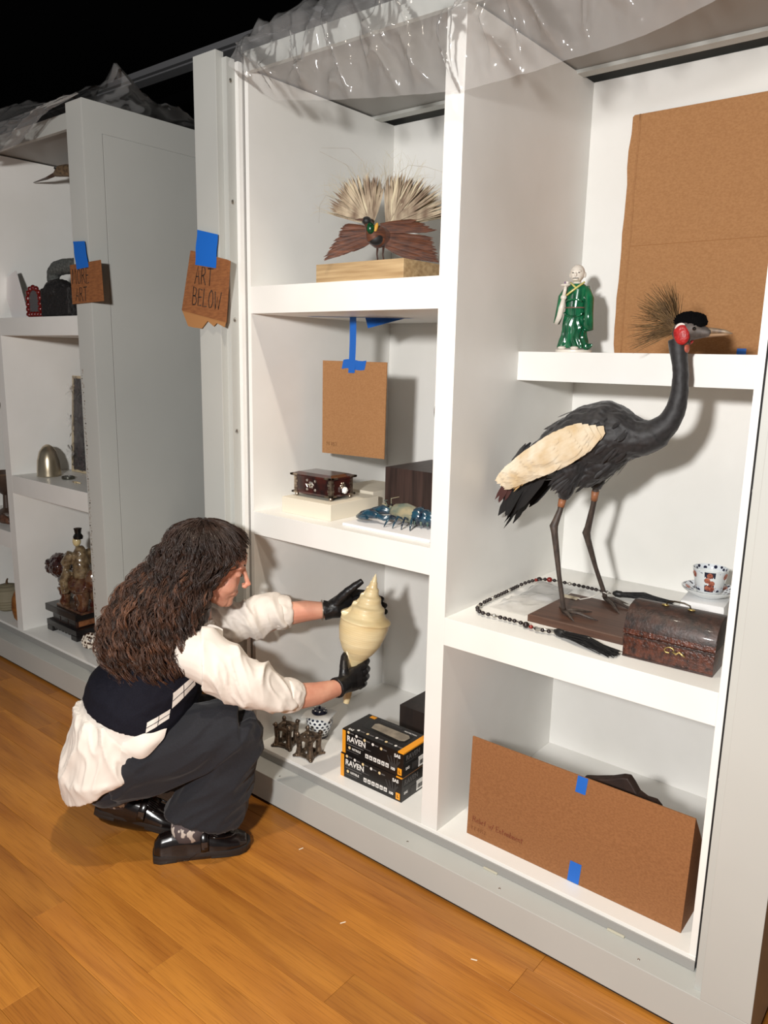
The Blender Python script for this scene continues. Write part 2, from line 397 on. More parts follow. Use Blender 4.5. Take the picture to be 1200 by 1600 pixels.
# ---- feather primitive
def feather(g, base, d, length, width, nrm, curl=.0, seg=6, tip=.25, split=0):
    base = Vector(base); d = Vector(d).normalized(); nrm = Vector(nrm); s = d.cross(nrm).normalized(); nn = s.cross(d).normalized()
    vs = []; fs = []
    for i in range(seg + 1):
        u = i / seg
        wd = width * (min(1, .25 + u * 2.2) if u < .5 else 1) * (1 if u < 1 - tip else max(.06, math.sqrt(max(0, 1 - ((u - 1 + tip) / tip) ** 2))))
        c = base + d * (length * u) + nn * (curl * length * u * u)
        vs += [c - s * wd / 2 - nn * wd * .12, c + nn * wd * .05, c + s * wd / 2 - nn * wd * .12]
    for i in range(seg):
        a = i * 3
        fs += [(a, a + 1, a + 4, a + 3), (a + 1, a + 2, a + 5, a + 4)]
    g.add(vs, fs)
def hair(g, pts, r0, r1, n=3):
    k = len(pts); g.tube(pts, [r0 + (r1 - r0) * i / (k - 1) for i in range(k)], n, cap=False)

# ---- bird of paradise
FBR = M('chestnut_feather', C(112, 62, 34), .6, C(58, 28, 16), (30, 30, 160), sheen=.2, lo=.3, hi=.7)
FTAN = M('plume_tan', C(196, 178, 150), .7, C(122, 98, 78), (30, 30, 14), sheen=.3)
FYEL = M('plume_pale', C(214, 200, 168), .7)
FGRN = M('throat_green', C(12, 84, 44), .25, C(6, 40, 24), (120, 120, 120))
FBLK = M('black_feather', C(22, 20, 20), .55, C(12, 11, 11), (60, 60, 60), sheen=.2)
GOLD = M('nape_gold', C(214, 160, 62), .6)
bp = thing('mounted_bird', 'stuffed brown bird with fanned tan plumes on the oak block', 'bird', (-.38, .21, 1.7705), math.radians(38.9))
rr = random.Random(11)
g = G(); g.tube([(.05, .055, .075), (.03, .03, .085), (.0, 0, .08), (-.016, -.012, .085), (-.022, -.015, .1)], [.012, .028, .034, .028, .018], 16)
g.tube([(-.022, -.015, .1), (-.028, -.02, .112), (-.034, -.024, .121), (-.044, -.026, .123)], [.016, .0135, .0135, .008], 14)
body = link('body', remesh(g, .003, 4), FBR, bp)
g = G(); g.ell((-.006, -.018, .074), (.025, .017, .021)); g.obj('breast', FBLK, bp, smooth=180)
g = G(); g.ell((-.022, -.033, .1), (.012, .010, .017)); g.obj('throat', FGRN, bp, smooth=180)
g = G(); g.ell((-.034, -.026, .1215), (.0145, .0125, .0125)); g.obj('head', FBLK, bp, smooth=180)
g = G(); g.ell((-.006, -.03, .102), (.006, .005, .015), T=Matrix.Rotation(.3, 3, 'Y')); g.obj('nape_patch', GOLD, bp, smooth=180)
g = G(); g.tube([(-.044, -.03, .123), (-.056, -.033, .1235), (-.068, -.036, .122)], [.0045, .003, .0006], 8); g.obj('bill', M('horn_bill', C(88, 62, 52), .4), bp)
g = G(); g.ell((-.042, -.035, .1255), .0018); g.obj('eye', BLACKP, bp, smooth=180)
for sgn in (0, 1):
    g = G()
    if sgn == 0:
        for k in range(60):
            u = k / 59; e = Vector((-.1, .11)).lerp(Vector((-.166, .004)), u / .6) if u < .6 else Vector((-.166, .004)).lerp(Vector((-.08, .035)), (u - .6) / .4)
            b = Vector((-.03, .106)).lerp(Vector((-.02, .062)), u); e = e + Vector((rr.uniform(-.005, .004), rr.uniform(0, .006)))
            feather(g, (b.x, -.006 - .003 * (k % 3), b.y), (e.x - b.x, -.012 + .006 * rr.random(), e.y - b.y), (e - b).length, .011, (0, -1, .2), -.08 * (1 - u), 6)
    else:
        for k in range(90):
            u = k / 89
            if u < .38: e = Vector((.11, .132)).lerp(Vector((.18, .102)), u / .38)
            elif u < .82: e = Vector((.165, .08)).lerp(Vector((.19, .01)), (u - .38) / .44)
            else: e = Vector((.19, .01)).lerp(Vector((.1, .022)), (u - .82) / .18)
            b = Vector((.006, .118)).lerp(Vector((.022, .05)), u); e = e + Vector((rr.uniform(-.008, .004), rr.uniform(-.003, .004)))
            feather(g, (b.x, .0 - .003 * (k % 3), b.y), (e.x - b.x, .012 * rr.random(), e.y - b.y), (e - b).length, .011, (0, -1, .2), -.05 * (1 - u), 6)
    g.obj('wing', FBR, bp, smooth=180)
for sgn in (0, 1):
    g = G(); g2 = G()
    for k in range(240):
        u = rr.random()
        if sgn == 0:
            a = math.radians(74 + 92 * u); L = (.128 + .012 * math.sin(pi * u)) * rr.uniform(.85, 1.07); b = (-.025 + rr.uniform(-.006, .012), .02 + rr.uniform(0, .02), .124 + rr.uniform(-.005, .004))
        else:
            a = math.radians(12 + 83 * u); L = (.19 - .05 * u) * rr.uniform(.8, 1.05); b = (.03 + rr.uniform(-.008, .016), .03 + rr.uniform(0, .025), .12 + rr.uniform(-.004, .006))
        d = Vector((math.cos(a), rr.uniform(-.05, .22), math.sin(a)))
        feather(g if k % 9 else g2, b, d, L, rr.uniform(.003, .009), (0, -1, .1), rr.uniform(-.12, .12), 6, .5)
    for k in range(70):
        u = rr.random(); a = math.radians((70 + 100 * u) if sgn == 0 else (8 + 90 * u))
        L = rr.uniform(.13, .17) if sgn == 0 else rr.uniform(.15, .21)
        b = Vector((-.025, .03, .124) if sgn == 0 else (.035, .04, .12)); d = Vector((math.cos(a), rr.uniform(0, .2), math.sin(a)))
        p1 = b + d * L; q = Vector((-math.sin(a), 0, math.cos(a))) * rr.uniform(-.03, .03)
        hair(g2, [b, b + d * L * .6, p1, p1 + d * .02 + q], .0006, .0002)
    pl = g.obj('plume_fan', FTAN, bp, smooth=180); g2.obj('pale_plumes', FYEL, pl, smooth=180)
g = G()
for pts in ([(-.02, .03, .13), (-.03, .03, .24), (-.05, .03, .3), (-.09, .03, .335), (-.176, .03, .335)], [(-.03, .03, .14), (-.06, .03, .24), (-.1, .03, .29), (-.18, .03, .325)],
            [(-.1, .02, .18), (-.16, .02, .2), (-.178, .02, .17), (-.18, .02, .12)], [(.05, .03, .2), (.06, .03, .27), (.09, .03, .292), (.14, .03, .288), (.2, .03, .272)], [(0, .03, .2), (.03, .03, .26), (.045, .03, .275), (.055, .03, .25)]):
    pts = [Vector(p) for p in pts]; fine = []
    for i in range(len(pts) - 1):
        for k in range(4): fine.append(pts[i].lerp(pts[i + 1], k / 4))
    hair(g, fine + [pts[-1]], .0006, .0003)
g.obj('filament', FTAN, bp, smooth=180)
for x in (.002, .02):
    g = G(); g.tube([(x - .002, .004, .06), (x - .004, .0, .03), (x, -.002, .004)], [.004, .0025, .0022], 8)
    for a in (-2.2, -1.5, -.8, 1.5): g.tube([(x, -.002, .003), (x + .014 * math.cos(a), -.002 + .014 * math.sin(a), .0022), (x + .02 * math.cos(a), -.002 + .02 * math.sin(a), .0015)], [.0018, .0016, .0006], 6)
    g.obj('leg', M('bird_leg', C(70, 44, 34), .6), bp, smooth=180)

# ---- hanging cardboard with blue tape
ct = thing('hanging_cardboard', 'cardboard square hanging by blue tape under the bird shelf', 'cardboard', (-.51, .254, 1.166))
T = Matrix.Translation((0, 0, 0)) @ Matrix.Rotation(pi / 2, 4, 'X')
sheet([(-.139, 0), (.137, .004), (.141, .312), (-.138, .313)], .004, T, CARD, 'board', ct)
handwriting('Y4 0157', .012, face_T(-.118, -.0022, .028), M('pencil', C(120, 80, 48), .8), ct, .0006)
g = G(); g.grid(lambda u, v: (-.02 + .028 * u + .004 * v, -.0025 + .003 * math.sin(v * 3) - .002, .275 + (.453 - .275) * v), 2, 12); tp = g.obj('tape_strip', TAPE, ct, smooth=180)
g = G(); g.grid(lambda u, v: (-.047 + .1 * u + .008 * (v - .5), -.0028, .287 + .03 * v + .003 * math.sin(u * 6)), 6, 2); g.obj('tape_patch', TAPE, ct, smooth=180)
g = G(); g.grid(lambda u, v: (-.13 + .27 * u, -.09 + .2 * u + .028 * v, .4533 - .0006), 8, 2); g.obj('tape_anchor', TAPE, ct, smooth=180)
g = G(); g.add([(.03, .02, .452), (.13, .1, .452), (.105, .05, .437), (.05, .01, .418)], [(0, 1, 2, 3)]); g.obj('tape_flap', TAPE, ct, smooth=180)

# ---- beige risers, casket
BEIGE = M('beige_riser', C(222, 214, 196), .6)
o = G().box(-.11, .11, 0, .235, 0, .052).obj('display_riser', BEIGE, bev=.0012, smooth=None); o.location = (-.54, .062, .9845)
tag(o, 'low cream riser under the silver-mounted casket', 'riser')
o = G().box(0, .17, 0, .2, 0, .06).obj('display_riser', BEIGE, bev=.0012, smooth=None); o.location = (-.63, .305, .9845)
tag(o, 'cream riser standing behind the casket beside the dark box', 'riser')
TORT = M('tortoiseshell', C(74, 26, 16), .18, C(30, 10, 8), (25, 25, 25), coat=.6)
SILV = M('tarnished_silver', C(186, 170, 150), .32, C(120, 104, 90), (60, 60, 60), metal=.9)
SILB = M('bright_silver', C(225, 220, 215), .25, metal=1)
cs = thing('casket', 'small dark lacquer casket with silver mounts on the cream riser', 'casket', (-.555, .16, 1.0367))
L_, W_, H_ = .083, .052, .056
G().box(-L_, L_, -W_, W_, .012, .012 + H_).obj('body', TORT, cs, bev=.002, smooth=None)
lid = G(); lid.loft([((0, 0, z), (a, 0, 0), (0, b, 0)) for z, a, b in ()] or [((0, 0, .068), (L_ + .008, 0, 0), (0, W_ + .008, 0))], 4) if False else None
g = G()
def frus(g, z0, a0, b0, z1, a1, b1): g.add([(-a0, -b0, z0), (a0, -b0, z0), (a0, b0, z0), (-a0, b0, z0), (-a1, -b1, z1), (a1, -b1, z1), (a1, b1, z1), (-a1, b1, z1)], [(3, 2, 1, 0), (4, 5, 6, 7), (0, 1, 5, 4), (1, 2, 6, 5), (2, 3, 7, 6), (3, 0, 4, 7)])
frus(g, .068, L_ + .009, W_ + .009, .074, L_ + .009, W_ + .009); frus(g, .074, L_ + .009, W_ + .009, .081, L_ - .01, W_ - .01)
ld = g.obj('lid', TORT, cs, bev=.001, smooth=None)
g = G(); frus(g, .012, L_ + .006, W_ + .006, .017, L_ + .002, W_ + .002); g.obj('base_moulding', TORT, cs, smooth=None)
for sx in (-1, 1):
    for sy in (-1, 1):
        g = G()
        for z0, z1, e in ((.0695, .0755, .0105), (.011, .017, .007)):
            g.box(*sorted((sx * (L_ - .022), sx * (L_ + e))), *sorted((sy * (W_ - .004), sy * (W_ + e))), z0, z1)
            g.box(*sorted((sx * (L_ - .004), sx * (L_ + e))), *sorted((sy * (W_ - .022), sy * (W_ + e))), z0, z1)
        g.box(*sorted((sx * (L_ - .006), sx * (L_ + .001))), *sorted((sy * (W_ - .006), sy * (W_ + .001))), .012, .07)
        g.obj('corner_mount', SILV, cs, bev=.0008, smooth=None)
        g = G()
        for k in range(5):
            z = .02 + .01 * k; r = .008 + .003 * (k % 2)
            g.box(*sorted((sx * (L_ - r - .004), sx * L_)), *sorted((sy * (W_ - .002), sy * (W_ + .0012))), z - .004, z + .004)
            g.box(*sorted((sx * (L_ - .002), sx * (L_ + .0012))), *sorted((sy * (W_ - r - .004), sy * W_)), z - .004, z + .004)
        g.obj('lace_mount', SILV, cs, smooth=None)
        g = G(); g.lathe([(.004, 0), (.007, .003), (.007, .007), (.004, .0125)], 12, c=(sx * (L_ - .006), sy * (W_ - .006), 0)); g.obj('foot', SILV, cs)
g = G()
def rosette(g, T, r):
    g.lathe([(0, 0), (r, 0), (r * .8, r * .4), (0, r * .6)], 10, T=T)
    for k in range(6): g.lathe([(0, 0), (r * .5, 0), (r * .3, r * .3), (0, r * .35)], 8, T=T @ Matrix.Translation((r * 1.1 * math.cos(k * pi / 3), r * 1.1 * math.sin(k * pi / 3), 0)))
for dx, dz in ((-.024, .057), (.012, .057), (-.024, .027), (.012, .027)): rosette(g, face_T(dx, -W_, dz), .0032)
rosette(g, face_T(-.006, -W_, .043), .008)
g.tube([(-.018, -W_ - .003, .036), (-.024, -W_ - .006, .046), (-.01, -W_ - .008, .045), (.004, -W_ - .006, .049)], .002, 8)
g.obj('lock_plate', SILB, cs)
g = G(); rosette(g, face_T(L_, .004, .045, '+x'), .008); g.obj('side_mount', SILV, cs)
g = G(); g.ell((L_ + .008, .006, .03), (.007, .012, .011)); 
link('paper_wad', remesh(g, .0015, 1, .5, lambda p, n: p + n * .002 * turb(p, 220)), M('tissue', C(245, 245, 243), .8), cs)

# ---- dark walnut box, dish, lobster
WAL = M('dark_walnut', C(70, 50, 44), .5, C(44, 30, 26), (70, 70, 4), detail=6)
o = G().box(0, .36, 0, .27, 0, .1435).obj('storage_box', WAL, bev=.001, smooth=None); o.location = (-.4475, .353, .9845)
tag(o, 'dark walnut box behind the blue lobster on the middle shelf', 'box')
dk = thing('carved_dish', 'brown carved oval dish on a foot, half hidden behind the white divider', 'dish', (-.33, .55, 1.1282))
BRZ = M('brown_bronze', C(84, 58, 40), .4, C(52, 34, 24), (50, 50, 50))
g = G(); g.lathe([(.0, -.02), (.05, -.016), (.072, .0), (.078, .012), (.074, .012), (.05, -.006), (0, -.01)], 28, T=Matrix.Translation((0, 0, .155)) @ Matrix.Rotation(-1.9, 4, 'Y') @ Matrix.Diagonal((1.0, .8, 1, 1))); g.obj('bowl', BRZ, dk)
g = G(); g.lathe([(.04, 0), (.042, .006), (.012, .014), (.008, .06), (.01, .1), (.016, .105)], 18); g.obj('stem', BRZ, dk)
sh = G().box(0, .33, 0, .25, 0, .009).obj('foam_sheet', M('white_foam', C(238, 238, 240), .35), bev=.003, smooth=None); sh.location = (-.366, .046, .9845)
tag(sh, 'white foam sheet under the blue lobster', 'sheet')
lb = thing('lobster_figure', 'blue glazed lobster figure lying in front of the walnut box', 'figurine', (-.19, .165, .9937), math.radians(8))
LBB = M('lobster_glaze', C(36, 74, 92), .2, C(14, 26, 44), (40, 40, 40), coat=.5)
LBG = M('lobster_shell', C(150, 140, 112), .3, C(70, 96, 92), (22, 22, 30), coat=.3)
g = G(); g.tube([(-.075, 0, .034), (-.055, 0, .036), (-.02, 0, .036), (.02, 0, .03)], [(.008, .01), (.024, .026), (.03, .032), (.024, .028)], 16); g.tube([(-.07, 0, .045), (-.105, 0, .055)], [.006, .001], 8); g.obj('carapace', LBG, lb, smooth=60)
for k in range(6):
    x = .022 + .021 * k; r = .029 - .0022 * k
    g = G(); g.tube([(x - .006, 0, .03 - .002 * k), (x + .008, 0, .032 - .0025 * k), (x + .018, 0, .027 - .0025 * k)], [(r * .9, r), (r, r * 1.08), (r * .75, r * .9)], 14); g.obj('tail_segment', LBB, lb, smooth=60)
    for s in (-1, 1):
        g = G(); g.tube([(x + .004, s * r, .02), (x + .008, s * (r + .006), .008)], [.004, .001], 6); g.obj('tail_spine', LBG, lb)
for a in (-.5, 0, .5):
    g = G(); g.ell((.155 + .012 * math.cos(a), .02 * math.sin(a) * 2, .014), (.02, .011, .004), T=Matrix.Rotation(a, 3, 'Z')); g.obj('tail_fan', LBB, lb)
for s, dx in ((-1, 0), (1, .03)):
    g = G(); g.tube([(-.045, s * .018, .022), (-.07, s * .045, .02), (-.1, s * .04, .024)], [.007, .009, .008], 10)
    g.tube([(-.095, s * .042, .024), (-.12, s * .04, .028), (-.155, s * .03 + .002, .02), (-.185, s * .022, .01)], [(.009, .01), (.016, .022), (.012, .017), (.002, .003)], 12)
    g.tube([(-.125, s * .055, .02), (-.155, s * .05, .014), (-.178, s * .034, .009)], [.009, .007, .002], 10); g.obj('claw', LBB, lb, smooth=60)
    for k in range(4):
        x = -.035 + .018 * k
        g = G(); g.tube([(x, s * .02, .02), (x - .008 + .006 * k, s * .05, .032), (x - .014 + .01 * k, s * .07, .012), (x - .016 + .012 * k, s * .078, .001)], [.004, .0035, .0028, .001], 8); g.obj('leg', LBB, lb, smooth=60)
    g = G(); g.tube([(-.078, s * .01, .05), (-.085, s * .02, .07), (-.065, s * .035, .075)], [.002, .0015, .0008], 6); g.obj('antenna', LBG, lb)
    g = G(); g.ell((-.078, s * .01, .052), .0045); g.obj('eye', BLACKP, lb)

# ---- lower left bay
BRON = M('dark_bronze', C(132, 114, 96), .35, C(64, 54, 46), (80, 80, 80), metal=.7)
def bronze(label, loc, rz, sc):
    t = thing('bronze_stand', label, 'stand', loc, rz, 'pair of small bronze stands')
    g = G(); gb = G()
    for k in range(4):
        a = k * pi / 2 + pi / 4; p = Vector((math.cos(a), math.sin(a), 0)) * .031
        b = Vector((math.cos(a + pi / 2), math.sin(a + pi / 2), 0)) * .031
        q = G(); q.tube([p + V(0, 0, .004), p * .94 + V(0, 0, .03), p + V(0, 0, .064)], [.0115, .0085, .0095], 8); q.obj('post', BRON, t, smooth=60)
        g.tube([p + V(0, 0, .058), p.lerp(b, .5) * 1.0 + V(0, 0, .062), b + V(0, 0, .058)], [.009, .007, .009], 8)
        gb.tube([p + V(0, 0, .008), b + V(0, 0, .008)], [.0078, .0078], 8)
        q = G(); q.ell(p * 1.12 + V(0, 0, .072), (.007, .007, .009), nu=10, nv=8); q.ell(p * 1.3 + V(0, 0, .074), (.004, .004, .004), nu=8, nv=6); q.obj('finial', BRON, t, smooth=60)
        q = G(); q.ell(p * 1.2 + V(0, 0, .006), (.009, .009, .0058), nu=10, nv=8); q.ell(p * 1.45 + V(0, 0, .004), (.006, .006, .004), nu=8, nv=6); q.obj('foot', BRON, t, smooth=60)
    link('rim', remesh(g, .0022, 2), BRON, t); link('base_frame', remesh(gb, .0022, 2), BRON, t)
    t.scale = (sc, sc, sc); return t
bronze('bronze four-legged stand nearest the woman\'s knee', (-.64, .068, .1455), math.radians(14), 1.12)
bronze('bronze four-legged stand in front of the blue and white jar', (-.528, .066, .1455), math.radians(6), 1.12)
# porcelain jar
def voro_mat(name, c1, c2, sc, th, rough=.15):
    m = bpy.data.materials.new(name); m.use_nodes = True; nt = m.node_tree; b = nt.nodes['Principled BSDF']
    tc = nt.nodes.new('ShaderNodeTexCoord'); v = nt.nodes.new('ShaderNodeTexVoronoi'); v.inputs['Scale'].default_value = sc; v.inputs['Randomness'].default_value = .55
    r = nt.nodes.new('ShaderNodeValToRGB'); r.color_ramp.elements[0].position = th; r.color_ramp.elements[0].color = c1; r.color_ramp.elements[1].position = th + .06; r.color_ramp.elements[1].color = c2
    nt.links.new(tc.outputs['Object'], v.inputs['Vector']); nt.links.new(v.outputs['Distance'], r.inputs[0]); nt.links.new(r.outputs[0], b.inputs['Base Color'])
    b.inputs['Roughness'].default_value = rough; b.inputs['Coat Weight'].default_value = .4; return m
PORC = M('white_porcelain', C(222, 226, 226), .15, coat=.4)
COB = M('cobalt_glaze', C(26, 32, 54), .15, coat=.4)
jr = thing('porcelain_jar', 'blue and white spotted porcelain jar behind the bronze stands', 'jar', (-.597, .19, .1455))
prof = [(.03, 0), (.031, .004), (.03, .01), (.04, .03), (.0475, .055), (.047, .072), (.038, .086), (.026, .09)]
g = G(); g.lathe(prof, 40); g.obj('body', PORC, jr)
def jar_r(z):
    for (r0, z0), (r1, z1) in zip(prof[:-1], prof[1:]):
        if z0 <= z <= z1: return r0 + (r1 - r0) * (z - z0) / (z1 - z0)
    return .03
for j, z in enumerate((.018, .030, .042, .054, .066, .077)):
    g = G()
    for k in range(16):
        a = 2 * pi * (k + .5 * (j % 2)) / 16; r = jar_r(z) + .0002
        sl = (jar_r(z + .003) - jar_r(z - .003)) / .006
        nrm = Vector((math.cos(a), math.sin(a), -sl)).normalized(); q = nrm.to_track_quat('Z', 'Y').to_matrix().to_4x4(); q.translation = (r * math.cos(a), r * math.sin(a), z)
        g.lathe([(0, 0), (.0052, 0), (.0045, .0006), (0, .0007)], 10, T=q @ Matrix.Diagonal((1, .85, 1, 1)))
    g.obj('spot_band', COB, jr)
g = G(); g.lathe([(.0305, .0005), (.0315, .004), (.0305, .0085)], 32, cap=False); g.obj('foot_ring', COB, jr)
g = G(); g.grid(lambda u, v: ((u - .5) * .105, (v - .5) * .095, .0915 - .012 * max(0, abs(u - .5) * 2 - .5) ** 1.2 - .01 * max(0, abs(v - .5) * 2 - .5)), 10, 10, T=Matrix.Rotation(.35, 4, 'Z')); g.obj('paper_square', M('tissue_grey', C(196, 196, 194), .7), jr, smooth=180)
g = G(); g.lathe([(.029, .0925), (.029, .096), (.025, .103), (.012, .108), (.004, .1085), (.005, .114), (0, .117)], 28); lidj = g.obj('lid', COB, jr)
g = G()
for k in range(8):
    a = k * pi / 4; g.ell((.022 * math.cos(a), .022 * math.sin(a), .104), (.004, .003, .0015), nu=8, nv=6)
g.obj('lid_spots', PORC, lidj)

# ---- glove boxes
GBK = M('glossy_black_card', C(20, 19, 20), .28)
ORG = M('orange_print', C(238, 158, 34), .4); WPR = M('white_print', C(232, 230, 226), .5); GPR = M('grey_print', C(92, 90, 90), .5); DPR = M('dark_grey_print', C(50, 48, 48), .5)
CRM = M('cream_print', C(232, 208, 160), .5)
def glove_box(label, loc, rz, top):
    t = thing('glove_box', label, 'box', loc, rz, 'stack of black glove boxes')
    Lx, Ly, Hz = .25, .135, .083
    G().box(0, Lx, 0, Ly, 0, Hz).obj('carton', GBK, t, bev=.0008, smooth=None)
    e = .0004
    g = G(); g.box(-e, .014, -e, Ly + e, 0.0002, Hz - .004); g.obj('end_band', ORG, t, smooth=None)
    g = G(); g.box(Lx - .022, Lx + e, -e, Ly + e, Hz - .004, Hz + e); g.obj('top_band', ORG, t, smooth=None)
    T = lambda x, z, d=.0006: face_T(x, -d, z)
    text_obj('RAVEN', .0265, T(.02, .047), WPR, t, bold=.0006, sx=.95)
    text_obj('NITRILE', .0105, T(.042, .0205), WPR, t, bold=.0002)
    text_obj('SAS', .015, T(.214, .061), WPR, t, bold=.0005)
    g = G(); g.box(.02, .12, -.0006, 0, .043, .0445); g.box(.02, .07, -.0006, 0, .013, .0145); g.box(.02, .09, -.0006, 0, .035, .038); g.obj('text_rule', GPR, t, smooth=None)
    g = G(); g.lathe([(0, 0), (.005, 0), (.005, .0006), (0, .0006)], 14, T=T(.031, .0245, 0)); g.obj('drop_icon', CRM, t)
    for k in range(5):
        g = G(); g.lathe([(0, 0), (.0048, 0), (.0048, .0006), (0, .0006)], 14, T=T(.026 + .034 * k, .0765 - .0022 * k, 0)); g.obj('round_icon', CRM if k % 2 == 0 else WPR, t)
        g = G(); g.box(.033 + .034 * k, .048 + .034 * k, -.0005, 0, .0745 - .0022 * k, .0785 - .0022 * k); g.obj('icon_caption', GPR, t, smooth=None)
    for k in range(6):
        g = G(); x = .098 + .0165 * k
        g.box(x, x + .0125, -.0007, 0, .014, .028); ic = g.obj('square_icon', WPR, t, smooth=None)
        g = G(); g.tube([(x + .003, -.001, .017), (x + .006, -.001, .024), (x + .0095, -.001, .018)], .0011, 6); g.obj('icon_mark', GBK, ic)
    text_obj('100', .012, T(.2, .014), WPR, t, bold=.0005)
    g = G(); g.box(.228, .244, -.0007, 0, .006, .028); sb = g.obj('size_square', ORG, t, smooth=None); text_obj('L', .013, T(.2325, .0125, .001), GBK, sb, bold=.0004)
    g = G()
    for k in range(4): g.tube([(.2 + .008 * k, -.0006, .032), (.188 + .009 * k + .004 * k, -.0006, .056 + .004 * math.sin(k))], [(.0004, .0035), (.0004, .0028)], 6, upv=(0, 1, 0))
    g.tube([(.222, -.0006, .03), (.236, -.0006, .05)], [(.0004, .0035), (.0004, .0028)], 6, upv=(0, 1, 0)); g.box(.198, .226, -.0006, 0, .022, .036); g.obj('glove_picture', DPR, t, smooth=None)
    S = lambda y, z: face_T(Lx + .0006, y, z, '+x')
    text_obj('RAVEN', .023, S(.012, .054), GPR, t, bold=.0005)
    text_obj('SAS', .012, S(.012, .022), WPR, t, bold=.0003)
    g = G(); g.box(Lx, Lx + .0006, .012, .09, .045, .049); g.box(Lx, Lx + .0006, .045, .085, .012, .034); g.obj('side_print', DPR, t, smooth=None)
    g = G(); g.box(Lx, Lx + .0008, .078, .13, .006, .04); lb_ = g.obj('sticker', WPR, t, smooth=None)
    g = G()
    for k in range(12): g.box(Lx + .0008, Lx + .0011, .084 + .0033 * k, .0855 + .0033 * k + .0007 * (k % 3), .012, .026)
    g.obj('bar_print', GBK, lb_, smooth=None)
    if top:
        U = lambda x, y, d=.0005: face_T(x, y, Hz + d, '+z')
        g = G(); g.prism([(.07, .062), (.19, .055), (.205, .062), (.207, .088), (.195, .1), (.07, .1), (.062, .09)], .0007, U(0, 0, 0)); g.obj('window_film', M('window_film', C(150, 140, 124), .25, C(120, 112, 100), (30, 30, 30)), t, smooth=None)
        g = G(); g.prism([(.04, .05), (.2, .042), (.215, .06), (.21, .105), (.05, .108), (.03, .09)], .0003, U(0, 0, 0)); g.obj('window_mark', M('jet', C(8, 8, 8), .15), t, smooth=None)
        text_obj('SAS', .013, U(.018, .006), WPR, t, bold=.0003)
        g = G(); g.box(.018, .04, .115, .13, Hz, Hz + .0006); g.obj('orange_mark', ORG, t, smooth=None)
        text_obj('RAVEN NITRILE', .013, U(.06, .118), GPR, t); text_obj('PROTECTION', .008, U(.165, .112), WPR, t)
        for k in range(5):
            g = G(); g.lathe([(0, 0), (.0048, 0), (.0048, .0006), (0, .0006)], 14, T=U(.05 + .038 * k, .022, 0)); g.obj('round_icon', CRM if k % 2 else WPR, t)
            g = G(); g.box(.058 + .038 * k, .076 + .038 * k, .019, .025, Hz, Hz + .0005); g.obj('icon_caption', GPR, t, smooth=None)
    return t
glove_box('bottom one of two stacked black disposable glove boxes', (-.36, .044, .1455), math.radians(.6), False)
glove_box('top one of two stacked black glove boxes, with a clear window', (-.356, .046, .2295), math.radians(.3), True)
o = G().box(0, .36, 0, .27, 0, .11).obj('storage_box', M('espresso_wood', C(44, 32, 28), .5, C(30, 22, 20), (60, 60, 6)), bev=.001, smooth=None); o.location = (-.395, .40, .1455)
tag(o, 'dark brown box behind the glove boxes on the bottom shelf', 'box')
# ================================================================== right bay
# ---- figurine
GLZ = M('green_glaze', C(24, 112, 72), .12, C(8, 66, 42), (60, 60, 14), coat=.6)
BISC = M('bisque_white', C(226, 218, 206), .35)
YGL = M('yellow_glaze', C(214, 204, 120), .2, coat=.5)
fg = thing('robed_figurine', 'porcelain monk figurine in a green robe holding a small white flower', 'figurine', (.165, .452, 1.5186), math.radians(12))
g = G(); g.prism([(.052 * math.cos(a) * (1 + .06 * math.sin(3 * a)), .04 * math.sin(a)) for a in [k * pi / 14 for k in range(28)]], .008); g.obj('base', BISC, fg, bev=.002)
def fold(p, n, amp=.0022, f=16):
    a = math.atan2(p.y, p.x); k = max(0, min(1, (.13 - p.z) / .1))
    return p + Vector((p.x, p.y, 0)) * (.09 * k * math.sin(a * 13 + 4 * fn(p, 30)))
g = G(); g.loft([((0, 0, .012), (.044, 0, 0), (0, .034, 0)), ((0, 0, .05), (.036, 0, 0), (0, .028, 0)), ((-.001, 0, .1), (.031, 0, 0), (0, .024, 0)), ((-.001, 0, .125), (.028, 0, 0), (0, .022, 0)), ((0, 0, .15), (.031, 0, 0), (0, .022, 0)), ((.001, 0, .18), (.033, 0, 0), (0, .021, 0)), ((.001, 0, .193), (.02, 0, 0), (0, .016, 0))], 40)
g.tube([(.034, 0, .014), (.046, -.006, .02), (.058, -.01, .024)], [.012, .008, .002], 10)
link('robe', remesh(g, .0022, 2, .5, fold), GLZ, fg)
for s, pts, rd in ((1, [(.026, 0, .182), (.038, -.006, .15), (.042, -.016, .11), (.044, -.018, .075), (.046, -.014, .062)], [.012, .014, .013, (.014, .012), (.012, .006)]),
                   (-1, [(-.026, 0, .18), (-.04, -.004, .155), (-.042, -.012, .13), (-.046, -.008, .1), (-.052, -.004, .082)], [.011, .012, .01, (.011, .008), (.009, .003)])):
    g = G(); g.tube(pts, rd, 16); g.obj('sleeve', GLZ, fg, smooth=180)
g = G(); g.tube([(-.03, -.024, .152), (-.036, -.024, .12), (-.042, -.016, .1), (-.052, -.01, .08)], [(.006, .007), (.008, .006), (.008, .004), (.006, .002)], 10); g.obj('sleeve_lining', BISC, fg, smooth=180)
g = G(); g.tube([(.024, -.014, .196), (.006, -.022, .182), (-.012, -.025, .168), (-.022, -.024, .16)], [(.003, .006)] * 4, 8); g.tube([(-.016, -.012, .196), (-.004, -.022, .186), (.004, -.023, .18)], [(.002, .004)] * 3, 8); g.obj('collar', YGL, fg, smooth=180)
g = G(); g.tube([(.029 * math.cos(a), .0235 * math.sin(a), .126) for a in [k * pi / 12 for k in range(25)]], .0018, 6); g.obj('belt_cord', M('brown_cord', C(130, 96, 84), .4), fg, smooth=180)
